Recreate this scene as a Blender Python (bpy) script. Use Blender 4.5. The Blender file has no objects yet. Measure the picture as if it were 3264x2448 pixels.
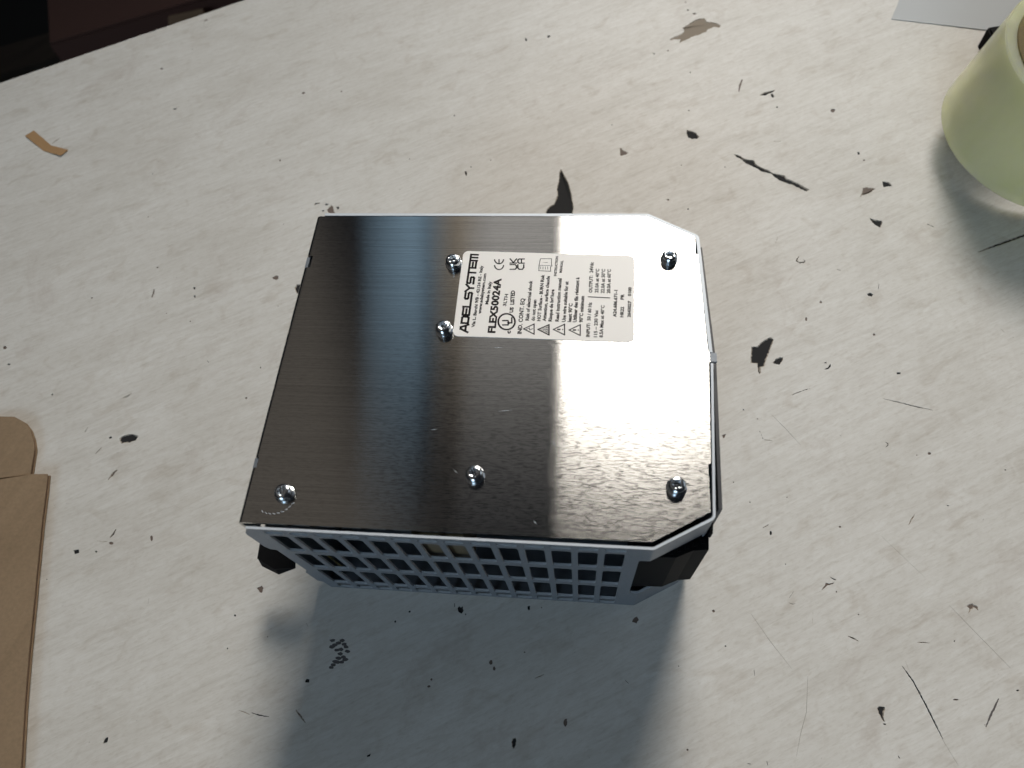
import bpy, math, random
from mathutils import Vector, Matrix
from mathutils.geometry import delaunay_2d_cdt

random.seed(4)
MM = 0.001
SC = bpy.context.scene
COL = SC.collection

# ------------------------------------------------------------------ camera
cam_d = bpy.data.cameras.new('camera')
cam = bpy.data.objects.new('camera', cam_d)
COL.objects.link(cam)
SC.camera = cam
cam_d.sensor_width = 36.0
cam_d.lens = 24.80
cam_d.clip_start = 0.01
cam_d.clip_end = 50.0
_rot = Matrix.Rotation(0.23312, 4, 'Z') @ Matrix.Rotation(0.49087, 4, 'X') @ Matrix.Rotation(-0.17860, 4, 'Z')
cam.matrix_world = Matrix.Translation(Vector((99.93, -50.35, 271.13)) * MM) @ _rot
cam_d.dof.use_dof = True
cam_d.dof.focus_distance = 0.255
cam_d.dof.aperture_fstop = 16.0

# ------------------------------------------------------------------ light
SC.view_settings.view_transform = 'Standard'
SC.view_settings.look = 'None'
SC.view_settings.exposure = 0.0
SC.view_settings.gamma = 1.0
world = bpy.data.worlds.new('World')
SC.world = world
world.use_nodes = True
_bg = world.node_tree.nodes['Background']
_bg.inputs['Color'].default_value = (0.75, 0.85, 1.0, 1)
_bg.inputs['Strength'].default_value = 0.016


def area_lamp(name, loc, target, sx, sy, radiance, color, spread=180.0, roll=0.0):
    """rectangular lamp or window at loc, facing target, of a given radiance"""
    d = bpy.data.lights.new(name, 'AREA')
    d.shape = 'RECTANGLE'
    d.size, d.size_y = sx, sy
    d.color = color
    d.spread = math.radians(spread)
    d.energy = radiance * math.pi * sx * sy
    o = bpy.data.objects.new(name, d)
    COL.objects.link(o)
    q = (Vector(target) - Vector(loc)).to_track_quat('-Z', 'Y')
    o.matrix_world = Matrix.Translation(loc) @ q.to_matrix().to_4x4() @ Matrix.Rotation(roll, 4, 'Z')
    return o


CTR = (0.07, 0.06, 0.08)
# big warm window high behind the table, a little to the right
area_lamp('window_lamp', (0.53, 2.82, 2.60), (0.27, -0.06, 0), 1.15, 1.28, 1.33, (1.0, 0.945, 0.865), 32)
# dimmer roof lights further left: a blue one, a tan one and a pale one, all facing straight down
for nm, x, y, sx, sy, rad, c in (('blue_roof_lamp', -0.665, 1.95, 0.23, 1.2, 0.58, (0.50, 0.76, 1.0)),
                                 ('tan_roof_lamp', -0.47, 2.05, 0.13, 1.0, 0.50, (1.0, 0.85, 0.66)),
                                 ('pale_roof_lamp', -0.21, 2.05, 0.36, 1.45, 0.62, (1.0, 0.97, 0.93))):
    lo = area_lamp(nm, (x, y, 2.08), CTR, sx, sy, rad, c)
    lo.matrix_world = Matrix.Translation((x, y, 2.08))
area_lamp('right_window_lamp', (2.6, 1.3, 1.75), CTR, 1.6, 1.2, 1.0, (0.86, 0.93, 1.0))
# dim lamp added high on the left to give the cover a brown reflection
cl = area_lamp('brown_reflection_lamp', (-1.30, 0.32, 2.08), CTR, 1.6, 3.0, 0.095, (1.0, 0.88, 0.74))
cl.matrix_world = Matrix.Translation((-1.30, 0.32, 2.08)) @ Matrix.Rotation(math.radians(22.5), 4, 'Z')
# added cool fill lamp in front, aimed past the box so the foreground stays dimmer
area_lamp('front_fill_lamp', (-0.6, -2.3, 1.3), (0.06, 0.36, 0.06), 2.2, 1.3, 0.34, (0.62, 0.82, 1.0), 30)

# ------------------------------------------------------------------ helpers


def new_mesh(name, verts, faces, mat=None, smooth=False):
    me = bpy.data.meshes.new(name)
    me.from_pydata([tuple(c * MM for c in v) for v in verts], [], faces)
    me.update()
    if mat is not None:
        me.materials.append(mat)
    if smooth:
        me.polygons.foreach_set('use_smooth', [True] * len(me.polygons))
        me.set_sharp_from_angle(angle=math.radians(40))
    return me


def link(name, me, parent=None, loc=None):
    o = bpy.data.objects.new(name, me)
    COL.objects.link(o)
    if parent is not None:
        o.parent = parent
    if loc is not None:
        o.location = [c * MM for c in loc]
    return o


def obj(name, verts, faces, mat, parent=None, smooth=False, loc=None):
    return link(name, new_mesh(name, verts, faces, mat, smooth), parent, loc)


def thing(name, label, cat, loc=(0, 0, 0), group=None):
    o = bpy.data.objects.new(name, None)
    COL.objects.link(o)
    o.empty_display_size = 0.01
    o.location = [c * MM for c in loc]
    tag(o, label, cat, group)
    return o


def tag(o, label, cat, group=None):
    o['label'] = label
    o['category'] = cat
    if group:
        o['group'] = group


class MB:
    """collects geometry in millimetres"""

    def __init__(self):
        self.v, self.f = [], []

    def add(self, v, f):
        b = len(self.v)
        self.v += [tuple(p) for p in v]
        self.f += [tuple(i + b for i in q) for q in f]
        return self

    def prism(self, poly, z0, z1, cap0=True, cap1=True):
        n = len(poly)
        v = [(p[0], p[1], z0) for p in poly] + [(p[0], p[1], z1) for p in poly]
        f = [(i, (i + 1) % n, n + (i + 1) % n, n + i) for i in range(n)]
        if cap1:
            f.append(tuple(range(n, 2 * n)))
        if cap0:
            f.append(tuple(range(n - 1, -1, -1)))
        return self.add(v, f)

    def box(self, x0, x1, y0, y1, z0, z1):
        return self.prism([(x0, y0), (x1, y0), (x1, y1), (x0, y1)], z0, z1)

    def lathe(self, prof, n=32, c=(0, 0, 0), rad=None):
        """prof: list of (r, z); rad(r, i, angle) may modulate the radius"""
        v, f = [], []
        m = len(prof)
        for k in range(n):
            a = 2 * math.pi * k / n
            for i, (r, z) in enumerate(prof):
                rr = rad(r, i, a) if rad else r
                v.append((c[0] + rr * math.cos(a), c[1] + rr * math.sin(a), c[2] + z))
        for k in range(n):
            k2 = (k + 1) % n
            for i in range(m - 1):
                f.append((k * m + i, k2 * m + i, k2 * m + i + 1, k * m + i + 1))
        return self.add(v, f)

    def build(self, name, mat, parent=None, smooth=False):
        return obj(name, self.v, self.f, mat, parent, smooth)


def inside(p, poly):
    x, y = p
    r = False
    j = len(poly) - 1
    for i in range(len(poly)):
        xi, yi = poly[i]
        xj, yj = poly[j]
        if (yi > y) != (yj > y) and x < (xj - xi) * (y - yi) / (yj - yi) + xi:
            r = not r
        j = i
    return r


def sheet_tris(outline, holes, lines=()):
    """triangulate outline minus holes; lines = extra segments to keep"""
    co, ed = [], []

    def loop(P):
        b = len(co)
        co.extend(Vector(p) for p in P)
        ed.extend((b + i, b + (i + 1) % len(P)) for i in range(len(P)))
    loop(outline)
    for h in holes:
        loop(h)
    for a, b in lines:
        co.append(Vector(a))
        co.append(Vector(b))
        ed.append((len(co) - 2, len(co) - 1))
    V, _, F, *_r = delaunay_2d_cdt(co, ed, [], 0, 1e-6)
    boxes = [(min(p[0] for p in h), max(p[0] for p in h), min(p[1] for p in h), max(p[1] for p in h)) for h in holes]
    keep = []
    for f in F:
        c = (sum(V[i].x for i in f) / 3, sum(V[i].y for i in f) / 3)
        if not inside(c, outline):
            continue
        if any(b[0] <= c[0] <= b[1] and b[2] <= c[1] <= b[3] and inside(c, h) for b, h in zip(boxes, holes)):
            continue
        a, b, d = (V[i] for i in f)
        if (b.x - a.x) * (d.y - a.y) - (b.y - a.y) * (d.x - a.x) < 0:
            f = f[::-1]
        keep.append(tuple(f))
    return [(v.x, v.y) for v in V], keep


def solidify(P2, T, top, bot):
    """two skins and the walls between them; top/bot map (u, v) to 3-D"""
    used = sorted({i for f in T for i in f})
    ix = {i: k for k, i in enumerate(used)}
    n = len(used)
    v = [top(*P2[i]) for i in used] + [bot(*P2[i]) for i in used]
    f = [tuple(ix[i] for i in t) for t in T] + [tuple(n + ix[i] for i in t[::-1]) for t in T]
    E = {}
    for t in T:
        for a, b in ((t[0], t[1]), (t[1], t[2]), (t[2], t[0])):
            E[(a, b)] = 1
    for (a, b) in E:
        if (b, a) not in E:
            f.append((ix[a], n + ix[a], n + ix[b], ix[b]))
    return v, f


def round_path(pts, r, n=4, closed=False):
    out = []
    N = len(pts)
    for i, p in enumerate(pts):
        if not closed and i in (0, N - 1):
            out.append(tuple(p))
            continue
        a, b, c = Vector(pts[i - 1]), Vector(p), Vector(pts[(i + 1) % N])
        u, w = (a - b), (c - b)
        lu, lw_ = u.length, w.length
        u.normalize()
        w.normalize()
        ang = u.angle(w)
        t = min(r / math.tan(ang / 2), lu * .48, lw_ * .48)
        p0, p1 = b + u * t, b + w * t
        for k in range(n + 1):
            s = k / n
            q = p0 * (1 - s) ** 2 + b * 2 * s * (1 - s) + p1 * s * s
            out.append(tuple(q))
    return out


class Path:
    """an open polyline that a flat sheet is folded along"""

    def __init__(self, pts):
        self.p = [Vector(q) for q in pts]
        self.s = [0.0]
        for a, b in zip(self.p, self.p[1:]):
            self.s.append(self.s[-1] + (b - a).length)
        self.n = []
        for i in range(len(pts)):
            ds = []
            if i > 0:
                ds.append((self.p[i] - self.p[i - 1]).normalized())
            if i < len(pts) - 1:
                ds.append((self.p[i + 1] - self.p[i]).normalized())
            ns = [Vector((-d.y, d.x)) for d in ds]
            m = sum(ns, Vector((0, 0))).normalized()
            self.n.append(m / max(.3, m.dot(ns[0])))

    def at(self, s, off):
        s = min(max(s, 0), self.s[-1])
        i = 0
        while i < len(self.s) - 2 and s > self.s[i + 1]:
            i += 1
        t = (s - self.s[i]) / (self.s[i + 1] - self.s[i])
        return self.p[i].lerp(self.p[i + 1], t) + self.n[i].lerp(self.n[i + 1], t) * off


def rrect(x0, x1, y0, y1, r, n=3):
    return round_path([(x0, y0), (x1, y0), (x1, y1), (x0, y1)], r, n, True)


# ------------------------------------------------------------------ materials


def mat(name, color=(.5, .5, .5), rough=.5, metal=0.0, **kw):
    m = bpy.data.materials.new(name)
    m.use_nodes = True
    b = m.node_tree.nodes['Principled BSDF']
    b.inputs['Base Color'].default_value = (*color, 1)
    b.inputs['Roughness'].default_value = rough
    b.inputs['Metallic'].default_value = metal
    for k, v in kw.items():
        b.inputs[k].default_value = v
    return m


def nodes(m):
    nt = m.node_tree
    return nt, nt.nodes, nt.links, nt.nodes['Principled BSDF']


def noise(nt, vec, scale, detail=4.0, rough=.55, distort=0.0):
    n = nt.nodes.new('ShaderNodeTexNoise')
    n.inputs['Scale'].default_value = scale
    n.inputs['Detail'].default_value = detail
    n.inputs['Roughness'].default_value = rough
    n.inputs['Distortion'].default_value = distort
    if vec is not None:
        nt.links.new(vec, n.inputs['Vector'])
    return n.outputs['Fac']


def mapping(nt, scale=(1, 1, 1), rot=(0, 0, 0), src='Object'):
    tc = nt.nodes.new('ShaderNodeTexCoord')
    mp = nt.nodes.new('ShaderNodeMapping')
    r = nt.nodes.new('ShaderNodeMapping')
    r.inputs['Rotation'].default_value = rot
    mp.inputs['Scale'].default_value = scale
    nt.links.new(tc.outputs[src], r.inputs['Vector'])
    nt.links.new(r.outputs['Vector'], mp.inputs['Vector'])
    return mp.outputs['Vector']


def ramp(nt, fac, stops):
    r = nt.nodes.new('ShaderNodeValToRGB')
    el = r.color_ramp.elements
    while len(el) < len(stops):
        el.new(.5)
    for e, (p, c) in zip(el, stops):
        e.position = p
        e.color = (*c, 1) if len(c) == 3 else c
    nt.links.new(fac, r.inputs['Fac'])
    return r.outputs['Color']


def mix(nt, a, b, fac, mode='MIX'):
    n = nt.nodes.new('ShaderNodeMix')
    n.data_type = 'RGBA'
    n.blend_type = mode
    for s, v in ((n.inputs['Factor'], fac), (n.inputs[6], a), (n.inputs[7], b)):
        if hasattr(v, 'is_linked'):
            nt.links.new(v, s)
        elif isinstance(v, (int, float)):
            s.default_value = v
        else:
            s.default_value = (*v, 1)
    return n.outputs[2]


def bump(nt, h, strength, dist, target):
    b = nt.nodes.new('ShaderNodeBump')
    b.inputs['Strength'].default_value = strength
    b.inputs['Distance'].default_value = dist
    nt.links.new(h, b.inputs['Height'])
    nt.links.new(b.outputs['Normal'], target)


GRAIN = math.radians(-27.9)


def laminate_material():
    m = mat('pale_wood_laminate', (.6, .58, .55), .42)
    nt, N, L, B = nodes(m)
    R = (0, 0, GRAIN)
    broad = noise(nt, mapping(nt, (14, 30, 1), R), 1.0, 5, .62, .8)
    streak = noise(nt, mapping(nt, (45, 480, 1), R), 1.0, 6, .68, 1.0)
    fine = noise(nt, mapping(nt, (300, 1100, 1), R), 1.0, 4, .7, .4)
    motl = noise(nt, mapping(nt, (130, 210, 1), R), 1.0, 6, .7, 1.5)
    blot = noise(nt, mapping(nt, (70, 120, 1), R), 1.0, 3, .55, .8)
    c1 = ramp(nt, streak, [(.28, (.56, .54, .508)), (.50, (.632, .617, .588)), (.74, (.675, .668, .648))])
    c2 = ramp(nt, broad, [(.32, (.90, .89, .875)), (.65, (1.0, 1.0, 1.0))])
    c = mix(nt, c1, c2, 1.0, 'MULTIPLY')
    c3 = ramp(nt, fine, [(.30, (.88, .865, .84)), (.5, (1, 1, 1))])
    c = mix(nt, c, c3, .9, 'MULTIPLY')
    c4 = ramp(nt, blot, [(.28, (.86, .83, .80)), (.44, (1, 1, 1))])
    c = mix(nt, c, c4, .8, 'MULTIPLY')
    c = mix(nt, c, ramp(nt, motl, [(.32, (.90, .885, .86)), (.50, (.97, .965, .95)), (.68, (1.03, 1.035, 1.03))]), .6, 'MULTIPLY')
    # scattered grime: small dark specks and soft rubbed stains
    spk = noise(nt, mapping(nt, (420, 560, 1), R), 1.0, 2, .5)
    c = mix(nt, c, (.22, .19, .17), ramp(nt, spk, [(.74, (0, 0, 0)), (.81, (.55, .55, .55))]))
    soil = noise(nt, mapping(nt, (30, 22, 1), (0, 0, .4)), 1.0, 6, .7, 1.0)
    c = mix(nt, c, (.36, .30, .26), ramp(nt, soil, [(.57, (0, 0, 0)), (.80, (.5, .5, .5))]))
    L.new(c, B.inputs['Base Color'])
    rr = ramp(nt, streak, [(.3, (.60, .60, .60)), (.7, (.50, .50, .50))])
    L.new(rr, B.inputs['Roughness'])
    bump(nt, fine, .02, .0002, B.inputs['Normal'])
    return m


def brushed_material():
    m = bpy.data.materials.new('brushed_steel')
    m.use_nodes = True
    nt = m.node_tree
    nt.nodes.remove(nt.nodes['Principled BSDF'])
    g = nt.nodes.new('ShaderNodeBsdfAnisotropic')
    g.distribution = 'BECKMANN'
    g.inputs['Anisotropy'].default_value = .80
    g.inputs['Roughness'].default_value = .2
    uv = nt.nodes.new('ShaderNodeTangent')
    uv.direction_type = 'UV_MAP'
    uv.uv_map = 'brush'
    nt.links.new(uv.outputs['Tangent'], g.inputs['Tangent'])
    a = noise(nt, mapping(nt, (24, 3000, 400)), 1.0, 4, .65)
    b = noise(nt, mapping(nt, (480, 3600, 400)), 1.0, 1, .5)
    c = ramp(nt, a, [(.3, (.51, .50, .485)), (.7, (.67, .66, .64))])
    pits = ramp(nt, b, [(.38, (.34, .33, .32)), (.48, (1, 1, 1))])
    c = mix(nt, c, pits, .2, 'MULTIPLY')
    nt.links.new(c, g.inputs['Color'])
    rr = ramp(nt, a, [(.3, (.172, .172, .172)), (.7, (.160, .160, .160))])
    rr = mix(nt, rr, ramp(nt, b, [(.36, (.90, .90, .90)), (.50, (1, 1, 1))]), 1.0, 'MULTIPLY')
    nt.links.new(rr, g.inputs['Roughness'])
    bump(nt, a, .02, .0001, g.inputs['Normal'])
    nt.links.new(g.outputs['BSDF'], nt.nodes['Material Output'].inputs['Surface'])
    return m


def casing_material():
    m = mat('grey_casing', (.17, .19, .215), .45, .4)
    nt, N, L, B = nodes(m)
    n = noise(nt, mapping(nt, (900, 900, 900)), 1.0, 3)
    L.new(ramp(nt, n, [(.3, (.155, .175, .20)), (.7, (.185, .205, .235))]), B.inputs['Base Color'])
    bump(nt, n, .05, .0001, B.inputs['Normal'])
    return m


def tape_material():
    m = bpy.data.materials.new('yellowish_tape')
    m.use_nodes = True
    nt, N, L, B = nodes(m)
    n = noise(nt, mapping(nt, (60, 60, 25)), 1.0, 4)
    c = ramp(nt, n, [(.3, (.79, .81, .48)), (.7, (.86, .88, .56))])
    L.new(c, B.inputs['Base Color'])
    B.inputs['Roughness'].default_value = .22
    B.inputs['Coat Weight'].default_value = .6
    B.inputs['Coat Roughness'].default_value = .12
    B.inputs['Subsurface Weight'].default_value = .75
    B.inputs['Subsurface Radius'].default_value = (1.0, 1.0, .45)
    B.inputs['Subsurface Scale'].default_value = .016
    return m


def card_material():
    m = mat('brown_cardboard', (.30, .20, .12), .85)
    nt, N, L, B = nodes(m)
    R = (0, 0, math.radians(-72))
    a = noise(nt, mapping(nt, (8, 170, 1), R), 1.0, 3, .5)
    b = noise(nt, mapping(nt, (600, 700, 600)), 1.0, 3, .6)
    k = noise(nt, mapping(nt, (25, 25, 25)), 1.0, 3, .6)
    c = ramp(nt, a, [(.3, (.25, .172, .103)), (.7, (.285, .20, .122))])
    c = mix(nt, c, ramp(nt, b, [(.3, (.82, .82, .82)), (.65, (1, 1, 1))]), .8, 'MULTIPLY')
    c = mix(nt, c, ramp(nt, k, [(.35, (.88, .87, .85)), (.6, (1, 1, 1))]), .8, 'MULTIPLY')
    L.new(c, B.inputs['Base Color'])
    bump(nt, a, .12, .0004, B.inputs['Normal'])
    return m


def wood_material(name, c0, c1, rot=0.0):
    m = mat(name, c0, .7)
    nt, N, L, B = nodes(m)
    a = noise(nt, mapping(nt, (6, 70, 20), (0, 0, rot)), 1.0, 5, .6, .5)
    L.new(ramp(nt, a, [(.3, c0), (.7, c1)]), B.inputs['Base Color'])
    return m


M_LAM = laminate_material()
M_EDGE = mat('table_edge', (.05, .035, .03), .7)
M_MARK = {'d': mat('dark_core', (.024, .024, .025), .8, 0, **{'Specular IOR Level': .15}), 'b': mat('brown_core', (.13, .095, .078), .7),
          't': mat('tan_core', (.22, .175, .125), .7), 'g': mat('grey_rub', (.10, .09, .088), .7),
          'f': mat('faint_scratch', (.30, .275, .25), .6)}
M_RIM = mat('broken_rim', (.36, .32, .27), .8)
M_COV = brushed_material()
M_CASE = casing_material()
M_CUT = mat('bare_cut_edge', (.56, .60, .65), .5, .15)
M_ZINC = mat('zinc_plate', (.72, .76, .80), .16, 1.0)
M_BLACK = mat('black_plastic', (.006, .006, .0065), .65, 0, **{'Specular IOR Level': .06})
M_PANEL = mat('dark_front_panel', (.03, .032, .04), .5)
M_IN = mat('dark_inside', (.02, .02, .021), .6)
M_PCB = mat('circuit_board_green', (.02, .035, .025), .5)
M_TRAFO = mat('transformer_tan', (.085, .066, .036), .55)
M_WIRE = mat('yellow_wire', (.22, .20, .07), .5)
M_BASE = mat('inner_metal', (.30, .34, .40), .35, .9)
M_LABEL = mat('label_paper', (.87, .838, .80), .45)
M_INK = mat('label_ink', (.012, .008, .008), .6, 0, **{'Specular IOR Level': .2})


def see_through(m, f, tint):
    """thin clear plastic lets part of the light straight through"""
    nt, N, L, B = nodes(m)
    t = N.new('ShaderNodeBsdfTransparent')
    t.inputs['Color'].default_value = (*tint, 1)
    x = N.new('ShaderNodeMixShader')
    x.inputs[0].default_value = f
    L.new(B.outputs['BSDF'], x.inputs[1])
    L.new(t.outputs['BSDF'], x.inputs[2])
    L.new(x.outputs['Shader'], N['Material Output'].inputs['Surface'])


M_TAPE = tape_material()
see_through(M_TAPE, .42, (.97, .97, .82))
M_CORE = mat('tape_core', (.30, .23, .13), .8)
see_through(M_CORE, .55, (.92, .88, .74))
M_CARD = card_material()
M_FLUTE = mat('cardboard_flute', (.16, .10, .065), .9)
M_SHEET = mat('frosted_sheet', (.37, .39, .405), .5)
M_STRIP = mat('kraft_strip', (.34, .20, .09), .7)
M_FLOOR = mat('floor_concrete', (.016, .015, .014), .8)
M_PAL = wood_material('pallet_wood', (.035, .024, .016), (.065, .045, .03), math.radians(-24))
M_BOX = mat('dark_box_card', (.075, .030, .021), .8)

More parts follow.
